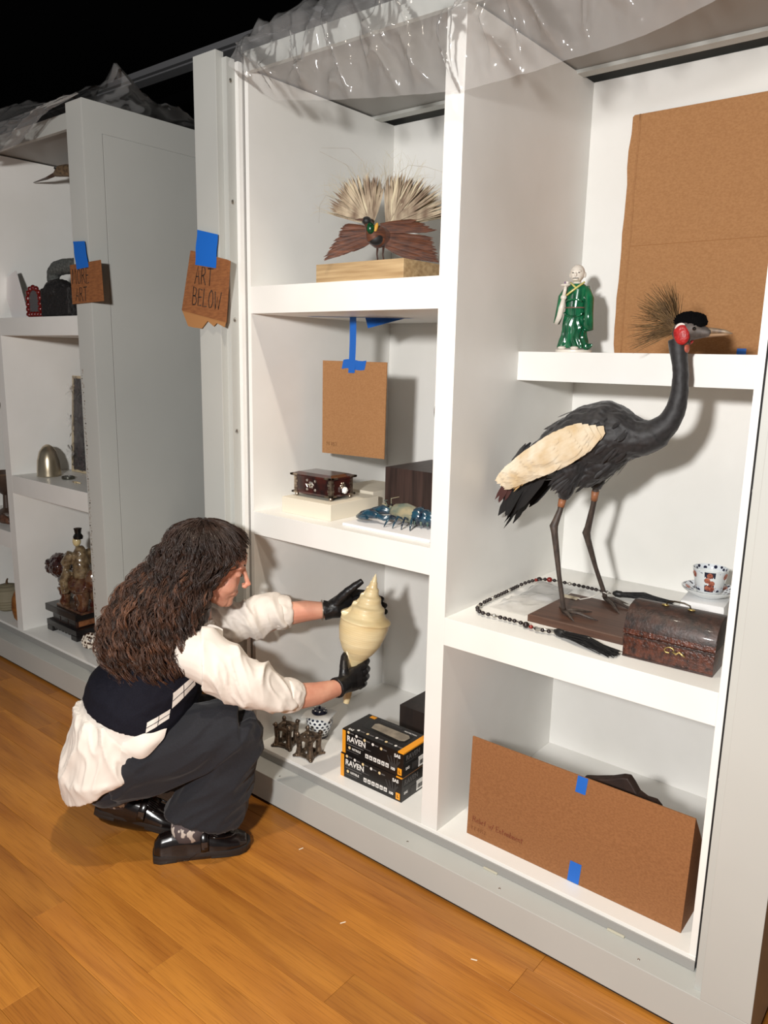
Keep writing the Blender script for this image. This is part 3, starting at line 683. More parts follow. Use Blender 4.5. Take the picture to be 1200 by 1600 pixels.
g = G(); g.tube([(.022 * math.cos(a), -.024 - .004 * math.sin(-a), .142 + .006 * math.sin(-a)) for a in [pi + k * pi / 10 for k in range(11)]], [.003] * 11, 6); g.tube([(.026 * math.cos(a), -.024, .113 + .012 * math.sin(a)) for a in [pi + k * pi / 10 for k in range(11)]], .003, 6); g.obj('sash', GLZ, fg, smooth=180)
g = G(); g.ell((0, -.003, .222), (.0205, .021, .024)); g.ell((0, -.008, .211), (.016, .016, .015)); g.tube([(0, 0, .19), (0, -.002, .205)], [.012, .011], 12)
g.ell((0, -.026, .216), (.0035, .004, .006)); g.ell((-.009, -.021, .226), (.006, .004, .0025)); g.ell((.009, -.021, .226), (.006, .004, .0025)); g.ell((-.021, 0, .217), (.003, .005, .008)); g.ell((.021, 0, .217), (.003, .005, .008)); g.ell((0, -.023, .203), (.009, .004, .003))
hd = link('head', remesh(g, .0014, 3), BISC, fg)
g = G(); g.tube([(-.009, -.0245, .206), (0, -.0275, .2065), (.009, -.0245, .2065)], [.0007, .001, .0007], 6); g.obj('mouth', GAP, hd)
for sx in (-1, 1):
    g = G(); g.ell((sx * .0085, -.0235, .2215), (.003, .001, .0012), nu=10, nv=6); g.obj('eye', GAP, hd)
g = G(); g.ell((-.03, -.026, .154), (.009, .008, .008)); g.tube([(-.03, -.026, .158), (-.027, -.026, .175), (-.026, -.026, .186)], [.0055, .005, .004], 10); g.obj('hand', BISC, fg, smooth=180)
g = G(); g.ell((-.027, -.026, .188), (.014, .009, .004)); g.ell((-.023, -.024, .194), (.005, .004, .005)); fl = g.obj('flower', BISC, fg, smooth=180)
g = G(); g.ell((-.028, -.028, .1945), .003, nu=8, nv=6); g.obj('flower_bud', M('lilac', C(140, 120, 150), .3), fl)
for x in (-.024, .012):
    g = G(); g.ell((x, -.033, .0125), (.012, .012, .0055)); g.obj('foot', BISC, fg)

# ---- cardboard sheet leaning on the back wall
cb = thing('cardboard_sheet', 'big cardboard sheet leaning on the back wall behind the crane\'s head', 'cardboard', (.196, .682, 1.5186), rot=(math.radians(-.8), 0, 0))
T = Matrix.Rotation(pi / 2, 4, 'X')
rr = random.Random(2)
edge = [(-.006 + rr.uniform(-.003, .003), .03 + .655 * k / 14) for k in range(14, -1, -1)]
sheet([(0, 0), (.5, 0), (.5, .69), (.002, .69)] + edge, .006, T, CARD, 'board', cb)
g = G(); g.box(.022, .5, -.0036, -.0028, .318, .3195); g.obj('crease', M('cardboard_crease', C(150, 102, 58), .9), cb, smooth=None)
g = G(); g.tube([(.02 + rr.uniform(-.0015, .0015), -.0034, .69 * k / 20) for k in range(21)], [(.0012, .0024)] * 21, 6, upv=(0, 1, 0)); g.obj('fold_line', CARD, cb, smooth=180)
g = G(); g.box(.36, .385, -.0038, -.003, .002, .02); g.obj('tape_patch', TAPE, cb, smooth=None)

# ---- crowned crane
cr = thing('crowned_crane', 'stuffed black crowned crane with red cheek standing on a board', 'bird', (.37, .25, .8182))
CBLK = M('crane_black', C(38, 37, 39), .6, C(20, 19, 21), (90, 90, 90), sheen=.15)
CDRK = M('crane_jet', C(16, 15, 16), .7)
CREAM = M('crane_cream', C(212, 202, 182), .7, C(190, 165, 126), (14, 14, 14), sheen=.2)
CTAN = M('crane_tan', C(206, 168, 112), .7, C(182, 140, 84), (12, 12, 12))
CMAR = M('crane_maroon', C(66, 32, 28), .6)
CLEG = M('crane_leg', C(74, 62, 54), .55, C(50, 42, 38), (120, 120, 60), bump=.4, bs=(300, 300, 160), bdist=.001)
rr = random.Random(21)
ring = lambda x, z, rz_, ry, tx=0: ((x, 0, z), (rz_ * math.sin(tx), 0, rz_ * math.cos(tx)), (0, ry, 0))
g = G(); g.loft([ring(-.275, .335, .02, .02, .6), ring(-.235, .385, .06, .05, .5), ring(-.17, .43, .09, .08, .4), ring(-.09, .462, .103, .092, .25), ring(-.01, .488, .092, .09, .15), ring(.05, .494, .066, .07, 0), ring(.1, .492, .048, .05, -.3), ring(.135, .505, .039, .04, -.7)], 28)
g.tube([(.1, 0, .49), (.135, 0, .506), (.16, 0, .532), (.175, 0, .566), (.18, 0, .61), (.178, 0, .655), (.169, 0, .7), (.163, 0, .735)], [.045, .037, .029, .024, .0205, .019, .0205, .024], 18)
g.tube([(.05, 0, .455), (.0, 0, .42), (-.06, 0, .39), (-.1, 0, .37)], [.03, .045, .05, .03], 14)
for y, pts in ((-.045, [(-.07, 0, .42), (-.076, -.003, .36), (-.083, -.006, .315)]), (.05, [(-.02, 0, .45), (-.032, .008, .388), (-.041, .01, .335)])):
    g.tube([(a, y + b, c) for a, b, c in pts], [.045, .028, .014], 12)
def fluff(p, n):
    return p + n * ((.004 if p.x < .11 else .0012) * turb(Vector((p.x * .7, p.y * 2, p.z * 1.6)), 34))
bm_ = remesh(g, .0045, 3, .5, fluff); link('body', bm_, CBLK, cr)
cbv = bvh_of(bm_)
# overlapping feathers laid on the body, each side
WT = [(.03, .518), (-.03, .522), (-.09, .492), (-.145, .452), (-.2, .408), (-.25, .365)]; WL = [(.035, .505), (.014, .475), (-.03, .442), (-.085, .414), (-.15, .386), (-.228, .352)]
wt_z = lambda x: lerp_t(sorted(WT), x); wl_z = lambda x: lerp_t(sorted(WL), x)
def lerp_t(tab, x):
    if x <= tab[0][0]: return tab[0][1]
    for (a, b), (c, d) in zip(tab[:-1], tab[1:]):
        if a <= x <= c: return b + (d - b) * (x - a) / (c - a)
    return tab[-1][1]
for side in (-1, 1):
    def surf(x, z):
        h = cbv.ray_cast(Vector((x, side * .4, z)), Vector((0, -side, 0))); return h
    g = G()
    for k in range(330):
        x = rr.uniform(-.24, .085); z = rr.uniform(.36, .555); h = surf(x, z)
        if not h[0] or (-.26 < x < .06 and wl_z(x) - .03 < z < wt_z(x) + .03): continue
        d = Vector((-.8, side * -.05, -.5 - .3 * rr.random() - (.2 if x > .05 else 0)))
        d = d - h[1] * d.dot(h[1]); n_ = h[1]
        feather(g, h[0] + n_ * .001, d + n_ * .02, rr.uniform(.03, .055), rr.uniform(.007, .013), n_, -.04, 4, .5)
    g.obj('body_feathers', CBLK, cr, smooth=180)
    # long dark back plumes over the rump
    g = G()
    for k in range(60):
        u = k / 59; x = .03 - .25 * u + rr.uniform(-.02, .02); z = .555 - .115 * u + rr.uniform(-.02, .008); h = surf(x, z - .02)
        p0 = (h[0] + h[1] * .004) if h[0] else Vector((x, side * .03, z))
        feather(g, p0, (-.78, side * -.08, -.42 - .45 * u), rr.uniform(.08, .12), .018, (-.3, side, .6), -.16, 6, .45)
    g.obj('back_plumes', CBLK, cr, smooth=180)
    # pale wing coverts, row by row
    wg = thing.__call__ if False else None
    g = G()
    def wing_pt(u, v):       # u 0 front .. 1 rear, v 0 top .. 1 low
        k = min(u, .999) * 5; i_ = int(k); f_ = k - i_
        (ax_, az_), (bx_, bz_) = WT[i_], WT[i_ + 1]; (cx_, cz_), (dx_, dz_) = WL[i_], WL[i_ + 1]
        tx_, tz_ = ax_ + (bx_ - ax_) * f_, az_ + (bz_ - az_) * f_; lx_, lz_ = cx_ + (dx_ - cx_) * f_, cz_ + (dz_ - cz_) * f_
        return tx_ + (lx_ - tx_) * v, tz_ + (lz_ - tz_) * v
    for j in range(15, -1, -1):
        u = j / 15
        for i in range(9):
            v = i / 8
            x, z = wing_pt(u * .9, v); h = surf(x, z)
            y0 = h[0].y if h[0] else side * .04
            if u > .75: y0 = side * max(abs(y0), .055 - .05 * (u - .75))
            n_ = Vector((-.1, side, .12))
            ln = .05 + .025 * u
            feather(g, (x, y0 + side * (.011 + .0025 * (1 - u) + .0006 * i), z), (-.84, side * .02, -.52 - .08 * v), ln * rr.uniform(.9, 1.1), .022, n_, -.06, 5, .5)
    wgo = g.obj('wing', CREAM, cr, smooth=180)
    g = G()
    for k in range(46):
        x, z = wing_pt(.86 + .08 * rr.random(), rr.random()); h = surf(x, z)
        y0 = h[0].y if h[0] else side * .035
        y0 = side * max(abs(y0), .05)
        feather(g, (x + .02, y0 + side * .017, z + .012), (-.62 - .15 * rr.random(), side * -.04, -.78), rr.uniform(.05, .08), .007, (0, side, .1), -.08, 5, .6)
    g.obj('wing_plumes', CTAN, wgo, smooth=180)
    g = G()
    for k in range(16):
        u = k / 15
        feather(g, (-.14 - .09 * u + .02 * rr.random(), side * (.05 - .015 * u), .395 - .03 * u), (-.6 + .12 * u, side * -.06, -.75 - .1 * rr.random()), rr.uniform(.12, .19) * (1 - .15 * u), .024, (.1, side, .1), -.04, 6, .35)
    g.obj('flight_feathers', CDRK, wgo, smooth=180)
    g = G()
    for k in range(10): feather(g, (-.235 - .02 * rr.random(), side * (.03 + .01 * rr.random()), .375 - .03 * rr.random()), (-.4 - .2 * rr.random(), 0, -.9), rr.uniform(.07, .105), .012, (0, side, 0), -.05, 5, .5)
    g.obj('tertial_feathers', CMAR, wgo, smooth=180)
g = G()
for k in range(14):
    a = (k - 6.5) / 7; feather(g, (-.2, .03 * a, .35), (-.45 + .05 * rr.random(), .1 * a, -.9), rr.uniform(.12, .17), .028, (-.9, .2 * a, .4), .03, 6, .3)
g.obj('tail', CDRK, cr, smooth=180)
g = G()
for k in range(40):
    x = rr.uniform(-.01, .1); h = cbv.ray_cast(Vector((x, rr.uniform(-.03, .03), .3)), Vector((0, 0, 1)))
    if h[0]: hair(g, [h[0] + V(0, 0, .004), h[0] + V(-.012, 0, -.006), h[0] + V(-.03, 0, -.014 - .01 * rr.random())], .0012, .0003)
g.obj('breast_wisps', CBLK, cr, smooth=180)
# legs
for pts, toes in (([(-.083, -.051, .32), (-.087, -.055, .285), (-.092, -.066, .255), (-.095, -.07, .243), (-.091, -.071, .225), (-.072, -.066, .11), (-.059, -.054, .02), (-.058, -.052, .008)],
                   [(-.09, -.008), (-.016, -.086), (.026, -.044), (-.012, .006)]),
                  ([(-.041, .06, .335), (-.048, .068, .29), (-.064, .08, .22), (-.07, .085, .203), (-.066, .088, .185), (-.045, .11, .1), (-.022, .134, .02), (-.02, .136, .008)],
                   [(-.04, .165), (.05, .06), (.07, .105), (.03, .15)])):
    g = G(); g.tube(pts, [.009, .0075, .0095, .0115, .009, .0062, .0066, .007], 12)
    lg = g.obj('leg', CLEG, cr, smooth=180)
    g = G(); g.tube([Vector(pts[0]).lerp(Vector(pts[1]), .15), Vector(pts[0]).lerp(Vector(pts[1]), .75)], [.0105, .0092], 12); g.obj('bare_skin', M('crane_skin', C(150, 98, 66), .5), lg, smooth=180)
    f0 = Vector(pts[-1])
    for tx, ty in toes:
        e = Vector((tx, ty, .002)); m_ = f0.lerp(e, .5) + V(0, 0, .005)
        g = G(); g.tube([f0, m_, f0.lerp(e, .85) + V(0, 0, .0015), e + (e - f0).normalized() * .012], [.0062, .0048, .0036, .0006], 8); g.obj('toe', CLEG, lg, smooth=180)
# head
g = G(); g.ell((.186, 0, .757), (.036, .025, .027)); g.tube([(.2, 0, .752), (.222, 0, .75), (.24, 0, .748)], [.021, .014, .009], 14); g.tube([(.163, 0, .73), (.18, 0, .742)], [.025, .024], 14)
link('head', remesh(g, .0025, 4), M('crane_face', C(96, 86, 80), .6, C(60, 54, 50), (60, 60, 60)), cr)
g = G(); g.tube([(.22, 0, .753), (.245, 0, .7535), (.268, 0, .751), (.287, 0, .7465)], [(.0085, .008), (.0062, .0062), (.005, .005), (.001, .001)], 12); bk = g.obj('beak', M('crane_beak', C(104, 88, 76), .4, C(150, 130, 106), (60, 60, 60)), cr, smooth=180)
g = G(); g.tube([(.215, 0, .742), (.245, 0, .7435), (.268, 0, .7445), (.283, 0, .745)], [(.006, .007), (.0042, .0055), (.0034, .004), (.0008, .0008)], 12); g.obj('lower_beak', M('crane_beak2', C(150, 118, 86), .45), bk, smooth=180)
g = G(); g.ell((.186, 0, .777), (.036, .024, .021)); g.ell((.204, 0, .774), (.024, .0225, .02))
link('cap', remesh(g, .002, 2, .5, lambda p, n: p + n * .0028 * turb(p, 160)), M('velvet_black', C(6, 6, 7), .95, sheen=.0, spec=.1), cr)
for s in (-1, 1):
    g = G(); g.ell((.178, s * .0205, .7445), (.019, .0095, .0255), T=Matrix.Rotation(-.25, 3, 'Y'))
    ck = link('cheek', remesh(g, .0016, 2, .5, lambda p, n: p + n * .0008 * turb(p, 260)), M('cheek_red', C(186, 40, 38), .45, C(150, 22, 24), (90, 90, 90)), cr)
    g = G(); g.tube([(.178 + .0165 * math.cos(a), s * .026, .7475 + .0205 * math.sin(a)) for a in [pi * (.35 + .5 * k / 8) for k in range(9)]], [.001, .002, .0026, .003, .003, .003, .0026, .002, .001], 8); g.obj('cheek_edge', M('cheek_white', C(226, 214, 208), .5), ck, smooth=180)
    g = G(); g.ell((.206, s * .0205, .757), (.0045, .003, .0045)); g.obj('eye', M('glass_eye', C(14, 10, 8), .05, coat=1), cr, smooth=180)
g = G(); g.ell((.186, 0, .712), (.007, .012, .012)); g.obj('throat_wattle', M('wattle', C(170, 84, 64), .5), cr, smooth=180)
g = G()
for k in range(330):
    a = math.radians(rr.uniform(92, 212)); yy = rr.gauss(0, .28); d = Vector((math.cos(a), yy, math.sin(a))).normalized(); L = rr.uniform(.085, .112) if rr.random() < .75 else rr.uniform(.05, .09)
    b = Vector((.156 + rr.uniform(-.005, .006), rr.uniform(-.008, .008), .765 + rr.uniform(-.014, .012)))
    hair(g, [b, b + d * L * .55, b + d * L + Vector((-.006, 0, -.004))], .0009, .0003)
g.obj('crown', M('crown_bristle', C(124, 96, 58), .6, C(88, 64, 34), (40, 40, 40)), cr, smooth=180)
g = G(); g.tube([(-.021 + .0085 * math.cos(a), .134 + .0085 * math.sin(a), .026 + .002 * math.sin(3 * a)) for a in [k * pi / 8 for k in range(17)]], .0012, 6)
g.tube([(-.03, .13, .026), (-.05, .1, .012), (-.075, .09, .004), (-.09, .1, .002)], .0012, 6); tg = g.obj('tag_string', M('cotton_string', C(226, 222, 212), .8), cr, smooth=180)
g = G(); g.box(-.135, -.085, .085, .11, .0008, .0018); g.obj('paper_tag', M('tag_paper', C(206, 194, 170), .8), tg, smooth=None)

bd = thing('bird_base_board', 'dark wooden board under the crane\'s feet', 'board', (.373, .262, .7978))
g = G(); frus(g, 0, .134, .13, .0175, .134, .13); frus(g, .0175, .134, .13, .0202, .131, .127); g.obj('board', M('base_wood', C(86, 58, 44), .5, C(64, 42, 32), (6, 60, 60)), bd, smooth=None)

# ---- bead necklace with tassels, and a clear bag
nk = thing('bead_necklace', 'dark bead necklace with black tassels looped around the crane\'s board', 'necklace', (.112, .077, .7978))
def catmull(P, n=8):
    P = [Vector(p) for p in P]; P = [P[0] * 2 - P[1]] + P + [P[-1] * 2 - P[-2]]; out = []
    for i in range(1, len(P) - 2):
        for k in range(n):
            t = k / n; a, b, c, d = P[i - 1:i + 3]
            out.append(.5 * ((2 * b) + (-a + c) * t + (2 * a - 5 * b + 4 * c - d) * t * t + (-a + 3 * b - 3 * c + d) * t ** 3))
    return out + [P[-2]]
BK1 = M('dark_bead', C(30, 20, 20), .3); BK2 = M('red_bead', C(120, 28, 20), .2); BK3 = M('silver_bead', C(176, 172, 164), .3, metal=.7)
path = catmull([(.355, .079, .8078), (.30, .068, .8078), (.24, .082, .8078), (.17, .082, .8078), (.115, .085, .8078), (.084, .14, .8078), (.076, .3, .8078), (.074, .43, .8078), (.1, .5, .8078), (.18, .51, .8078), (.256, .508, .8078), (.32, .5, .8078)], 10)
g = G(); g.tube(path, .0014, 6); g.obj('cord', BK1, nk, smooth=180, world=True)
bead = G().ell((0, 0, 0), (.0062, .0062, .0055), nu=12, nv=8).mesh('bead', 0, 180)
tot = 0; last = -1
for i in range(1, len(path)):
    tot += (path[i] - path[i - 1]).length
    if tot - last > .0135:
        last = tot; k = int(tot / .0135); big = (.05 < tot < .1) or (.62 < tot < .72)
        me = bead.copy(); me.materials.append(BK2 if big and k % 2 else (BK3 if k % 7 == 0 else BK1))
        o = shared('bead', me, nk, path[i] - nk.location, (0, 0, 0), 1.5 if big and k % 3 == 0 else 1.0)
def tassel(p0, p1, seed):
    rr = random.Random(seed); p0 = Vector(p0); p1 = Vector(p1); d = p1 - p0; s = Vector((-d.y, d.x, 0)).normalized()
    g = G(); g.tube([p0, p0 + d * .06, p0 + d * .14, p0 + d * .2], [.004, .010, .0105, .007], 12)
    for k in range(260):
        w_ = rr.gauss(0, .35); e = p0 + d * rr.uniform(.8, 1.05) + s * w_ * .026; e.z = .8 + abs(rr.gauss(0, .004)); a = p0 + d * .16 + V(0, 0, rr.uniform(-.006, .006)) + s * w_ * .012
        m_ = a.lerp(e, .5) + V(0, 0, rr.uniform(0, .012)) + s * rr.uniform(-.004, .004)
        hair(g, [a, m_, e], .0014, .0009)
    o = g.obj('tassel', M('tassel_silk', C(14, 13, 14), .5), nk, smooth=180, world=True); return o
tassel((.345, .079, .8105), (.522, .05, .803), 1); tassel((.325, .5, .8105), (.485, .545, .803), 2)
g = G(); g.tube([(.3, .064, .808), (.32, .072, .81), (.345, .079, .81)], [.006, .003, .005], 10); g.obj('silver_clasp', BK3, nk, smooth=180, world=True)

def plastic_mat(name, tint=(1, 1, 1), fac=.1, rough=.13, bump=.14):
    m = bpy.data.materials.new(name); m.use_nodes = True; nt = m.node_tree; N = nt.nodes; L = nt.links
    for n_ in list(N): N.remove(n_)
    out = N.new('ShaderNodeOutputMaterial'); tr = N.new('ShaderNodeBsdfTransparent'); tr.inputs[0].default_value = (.95, .95, .95, 1)
    df = N.new('ShaderNodeBsdfDiffuse'); df.inputs[0].default_value = (*tint, 1); gl = N.new('ShaderNodeBsdfGlossy'); gl.inputs['Roughness'].default_value = rough
    fr = N.new('ShaderNodeFresnel'); fr.inputs[0].default_value = 1.4
    mr = N.new('ShaderNodeMath'); mr.operation = 'MULTIPLY'; mr.inputs[1].default_value = .8; L.new(fr.outputs[0], mr.inputs[0])
    tc = N.new('ShaderNodeTexCoord'); no = N.new('ShaderNodeTexNoise'); no.inputs['Scale'].default_value = 7; no.inputs['Detail'].default_value = 3; bp_ = N.new('ShaderNodeBump'); bp_.inputs['Strength'].default_value = bump; bp_.inputs['Distance'].default_value = .01
    L.new(tc.outputs['Object'], no.inputs['Vector']); L.new(no.outputs['Fac'], bp_.inputs['Height']); L.new(bp_.outputs[0], gl.inputs['Normal'])
    m1 = N.new('ShaderNodeMixShader'); m1.inputs[0].default_value = fac; L.new(tr.outputs[0], m1.inputs[1]); L.new(df.outputs[0], m1.inputs[2])
    m2 = N.new('ShaderNodeMixShader'); L.new(mr.outputs[0], m2.inputs[0]); L.new(m1.outputs[0], m2.inputs[1]); L.new(gl.outputs[0], m2.inputs[2]); L.new(m2.outputs[0], out.inputs[0]); return m
FILM = plastic_mat('clear_film', (.9, .88, .86), .14)
BAGM = plastic_mat('clear_bag', (.9, .9, .9), .24)
def ridge(p, s, seed):
    return 1 - abs(fn(p, s, seed)) * 2
def bagf(u, v):
    x = .1 + .115 * u + .012 * math.sin(v * 4); y = .16 + .32 * v
    e = min(u, 1 - u, v, 1 - v)
    return (x, y, .8005 + min(1, e * 8) * (.004 + .011 * abs(ridge(Vector((x, y, 0)), 14, 2)) ** 2 + .006 * max(0, fn((x, y, 0), 30) + .6)))
g = G(); g.grid(bagf, 40, 44)
bg = g.obj('plastic_bag', BAGM, smooth=180); tag(bg, 'crumpled clear plastic bag on the shelf left of the crane\'s board', 'bag')

# ---- leather chest
LEA = M('tooled_leather', C(92, 48, 32), .35, C(40, 22, 18), (70, 70, 70), bump=.8, bs=(170, 170, 170), bdist=.003, coat=.08, detail=8)
LEAD = M('lid_leather', C(62, 40, 32), .5, C(30, 22, 20), (50, 50, 50), bump=.5, bs=(170, 170, 170), bdist=.002, coat=.05)
BRASS = M('worn_brass', C(190, 168, 110), .35, metal=.9)
ch = thing('leather_chest', 'small domed tooled leather chest with a brass clasp beside the crane', 'chest', (.637, .07, .7978), math.radians(2.5))
hx = .104
def yz(prof, x0, x1, mat, name, par=None, bev=.0015):
    g = G(); T = Matrix(((0, 0, 1, 0), (1, 0, 0, 0), (0, 1, 0, 0), (0, 0, 0, 1))); g.prism(prof, x1, T, x0); return g.obj(name, mat, par or ch, bev=bev, smooth=35)
yz([(0, 0), (.13, 0), (.13, .057), (0, .057)], -hx, hx, LEA, 'box_body')
ld_ = yz([(-.0015, .059), (.1315, .059), (.1305, .082), (.12, .105), (.098, .122), (.065, .128), (.03, .121), (.01, .103), (.0, .082)], -hx - .001, hx + .001, LEAD, 'lid')
yz([(-.003, .06), (.0, .06), (.0045, .083), (.0015, .083)], -hx - .0015, hx + .0015, LEA, 'lid_band', ld_, .0005)
for a in (.002, .052): yz([(-.0012, a), (.0002, a), (.0002, a + .0035), (-.0012, a + .0035)], -hx, hx, LEAD, 'edge_rib', None, .0004)
g = G(); g.tube([(-.028, .062, .128), (-.026, .062, .137), (-.01, .062, .141), (.012, .062, .141), (.026, .062, .137), (.028, .062, .128)], .0022, 8); hn = g.obj('handle', M('handle_iron', C(70, 62, 52), .35, metal=.8), ch, smooth=180)
for x in (-.03, .03):
    g = G(); g.ell((x, .062, .1285), (.009, .006, .0025), nu=12, nv=6); g.obj('handle_mount', BRASS, hn)
g = G(); g.tube([(.008 + .009 * math.cos(a) - .012 * (a / 9), -.003, .042 + .007 * math.sin(a)) for a in [k * .45 for k in range(13)]], .0016, 8); g.tube([(.012, -.003, .04), (.022, -.003, .036), (.028, -.003, .042), (.036, -.003, .037), (.042, -.003, .034)], [.0018, .003, .002, .0028, .0012], 8); g.obj('clasp', BRASS, ch, smooth=180)

# ---- foam block, cup and saucer
o = G().box(-.058, .058, -.065, .065, 0, .07).obj('foam_block', M('polystyrene', C(226, 226, 226), .8, bump=.4, bs=(400, 400, 400), bdist=.001), bev=.012, smooth=50); o.location = (.606, .462, .7978); o.rotation_euler.z = math.radians(6)
tag(o, 'white foam block under the porcelain cup and saucer', 'block')
RST = M('imari_red', C(184, 112, 88), .2, C(120, 60, 50), (160, 160, 160), coat=.4)
IMB = voro_mat('imari_blue', C(24, 28, 52), C(214, 220, 226), 95, .36)
sc = thing('saucer', 'patterned blue, red and white saucer on the foam block', 'saucer', (.605, .475, .8682))
g = G(); g.lathe([(.0, .002), (.03, 0), (.033, .002), (.05, .01), (.0625, .02), (.0635, .0225), (.061, .0222), (.048, .013), (.03, .006), (0, .0055)], 40); g.obj('dish', PORC, sc)
g = G(); g.lathe([(.036, .0086), (.0485, .0138), (.0605, .0226)], 40, cap=False); g.obj('rim_pattern', IMB, sc)
for k in range(6):
    a = k * pi / 3; g = G(); q = Matrix.Translation((.05 * math.cos(a), .05 * math.sin(a), .0155)) @ Matrix.Rotation(a, 4, 'Z') @ Matrix.Rotation(-.5, 4, 'Y'); g.lathe([(0, 0), (.008, 0), (.007, .0006), (0, .0007)], 12, T=q); g.obj('flower_panel', RST, sc)
cu = thing('tea_cup', 'handleless porcelain cup with blue and red panels on the saucer', 'cup', (.605, .475, .8752), math.radians(45))
cp = [(.024, 0), (.0255, .004), (.028, .01), (.034, .035), (.0385, .061), (.037, .061), (.033, .036), (.027, .012), (0, .008)]
g = G(); g.lathe(cp, 40); g.obj('bowl', PORC, cu)
def cyl_patch(a0, a1, z0, z1, r0, r1, off=.0004):
    g = G(); g.grid(lambda u, v: ((r0 + (r1 - r0) * v + off) * math.cos(a0 + (a1 - a0) * u), (r0 + (r1 - r0) * v + off) * math.sin(a0 + (a1 - a0) * u), z0 + (z1 - z0) * v), 8, 4); return g
for k in range(6):
    a = k * pi / 3
    if k % 2 == 0:
        pn = cyl_patch(a - .32, a + .32, .011, .058, .0284, .0379).obj('blue_panel', COB, cu, smooth=180)
        for z, da in ((.05, .0), (.038, -.14), (.032, .14), (.02, -.08), (.019, .16)):
            r = .026 + .0205 * z / .1 * 1.02 + .0022; r = .0284 + (z - .011) / .047 * .0095 + .0006
            g = G(); nv_ = Vector((math.cos(a + da), math.sin(a + da), -.2)).normalized(); q = nv_.to_track_quat('Z', 'Y').to_matrix().to_4x4(); q.translation = (r * math.cos(a + da), r * math.sin(a + da), z); g.lathe([(0, 0), (.0068, 0), (.005, .0006), (0, .0008)], 9, T=q); g.obj('painted_flower', RST, pn)
    else:
        pn = cyl_patch(a - .62, a + .62, .011, .058, .0284, .0379, .0002).obj('sprig_panel', IMB, cu, smooth=180)
        g = G(); r = .0374; nv_ = Vector((math.cos(a), math.sin(a), -.2)).normalized(); q = nv_.to_track_quat('Z', 'Y').to_matrix().to_4x4(); q.translation = (r * math.cos(a), r * math.sin(a), .048); g.lathe([(0, 0), (.008, 0), (.006, .0006), (0, .0008)], 9, T=q); g.obj('painted_flower', RST, pn)
g = G(); g.lathe([(.0385, .0612), (.0362, .0575), (.0345, .051)], 40, cap=False, T=Matrix.Diagonal((.975, .975, 1, 1))); g.obj('inner_border', IMB, cu)
cu.scale = (1.2, 1.2, 1.2); sc.scale = (1.12, 1.12, 1.12)

# ---- bottom cardboard
bc = thing('cardboard_wrap', 'long cardboard folder with blue tape lying at the front of the bottom shelf', 'cardboard', (.434, .055, .1455), math.radians(.2))
T = Matrix.Rotation(math.radians(90 - 2), 4, 'X')
sheet([(-.307, 0), (.306, 0), (.309, .302), (-.308, .3)], .005, T, CARDD, 'front_board', bc)
Tb = Matrix.Translation((0, .16, 0)) @ Matrix.Rotation(math.radians(90 + 2), 4, 'X')
g = G(); g.add([(.306, 0, 0), (.306, .14, 0), (.309, .13, .15), (.309, .011, .302), (.302, 0, 0), (.302, .14, 0), (.305, .13, .15), (.305, .011, .302)], [(0, 1, 2, 3), (7, 6, 5, 4), (0, 4, 5, 1), (1, 5, 6, 2), (2, 6, 7, 3), (3, 7, 4, 0)]); g.obj('side_flap', CARDD, bc, smooth=None)
for x, z0, z1, w0 in ((.025, .255, .302, .014), (.027, .001, .06, .016)):
    g = G(); g.grid(lambda u, v: (x - w0 + 2 * w0 * u + .004 * (v - .5), -.0035 + .035 * (z0 + (z1 - z0) * v) + .0005 * math.sin(u * 9), z0 + (z1 - z0) * v), 3, 3); g.obj('tape_patch', TAPE, bc, smooth=180)
handwriting('Relief w/ Entombment', .0165, Matrix.Translation((-.288, -.0035, .047)) @ Matrix.Rotation(math.radians(88), 4, 'X') @ Matrix.Rotation(math.radians(-.5), 4, 'Z'), PEN, bc, .0006, .16)
handwriting('Y4 0152', .011, Matrix.Translation((-.292, -.0033, .02)) @ Matrix.Rotation(math.radians(88), 4, 'X'), M('faint_pencil', C(120, 66, 32), .8), bc, .0004, .35)
rl = thing('carved_relief', 'dark brown carved relief peeking out behind the long cardboard folder', 'carving', (.53, .17, .1455))
poly = [(-.12, 0), (.11, 0), (.1, .235), (.085, .248), (.06, .246), (.04, .254), (.025, .274), (.012, .288), (-.005, .284), (-.035, .268), (-.08, .25), (-.11, .24)]
sheet(poly, .03, Matrix.Rotation(pi / 2, 4, 'X'), M('dark_relief', C(58, 40, 32), .6, C(40, 28, 24), (20, 20, 20)), 'panel', rl, bev=.004)

# ---- ART BELOW sign
def sign_card(label, loc, rz, poly, tapepts, lines, ry=0, tear=None, hw=.03):
    t = thing('cardboard_sign', label, 'sign', loc, rot=(0, ry, rz))
    Tn = Matrix.Rotation(pi / 2, 4, 'X')
    sheet(poly, .004, Tn, M('sign_board', C(140, 88, 48), .85, C(120, 72, 38), (40, 40, 160), bump=.2, bs=(30, 30, 400)), 'board', t)
    if tear: sheet(tear, .0015, Tn, M('torn_liner', C(160, 112, 66), .9), 'torn_edge', t, bev=0)
    g = G(); n = 8; a, b, c, d = tapepts
    g.grid(lambda u, v: tuple(Vector((a[0], 0, a[1])).lerp(Vector((b[0], 0, b[1])), u).lerp(Vector((d[0], 0, d[1])).lerp(Vector((c[0], 0, c[1])), u), v) + Vector((.0015 * math.sin(v * 9), -.003 - .0005 * math.sin(v * 5 + u) + (.0028 if v > .45 else .0028 * v / .45) * 0, 0))), 4, n)
    g.obj('tape_patch', TAPE, t, smooth=180)
    for txt, x, z, h in lines: handwriting(txt, h, Matrix.Translation((x, -.0022, z)) @ Matrix.Rotation(pi / 2, 4, 'X') @ Matrix.Rotation(hw, 4, 'Z'), INK, t, .0019, xs=.56)
    return t
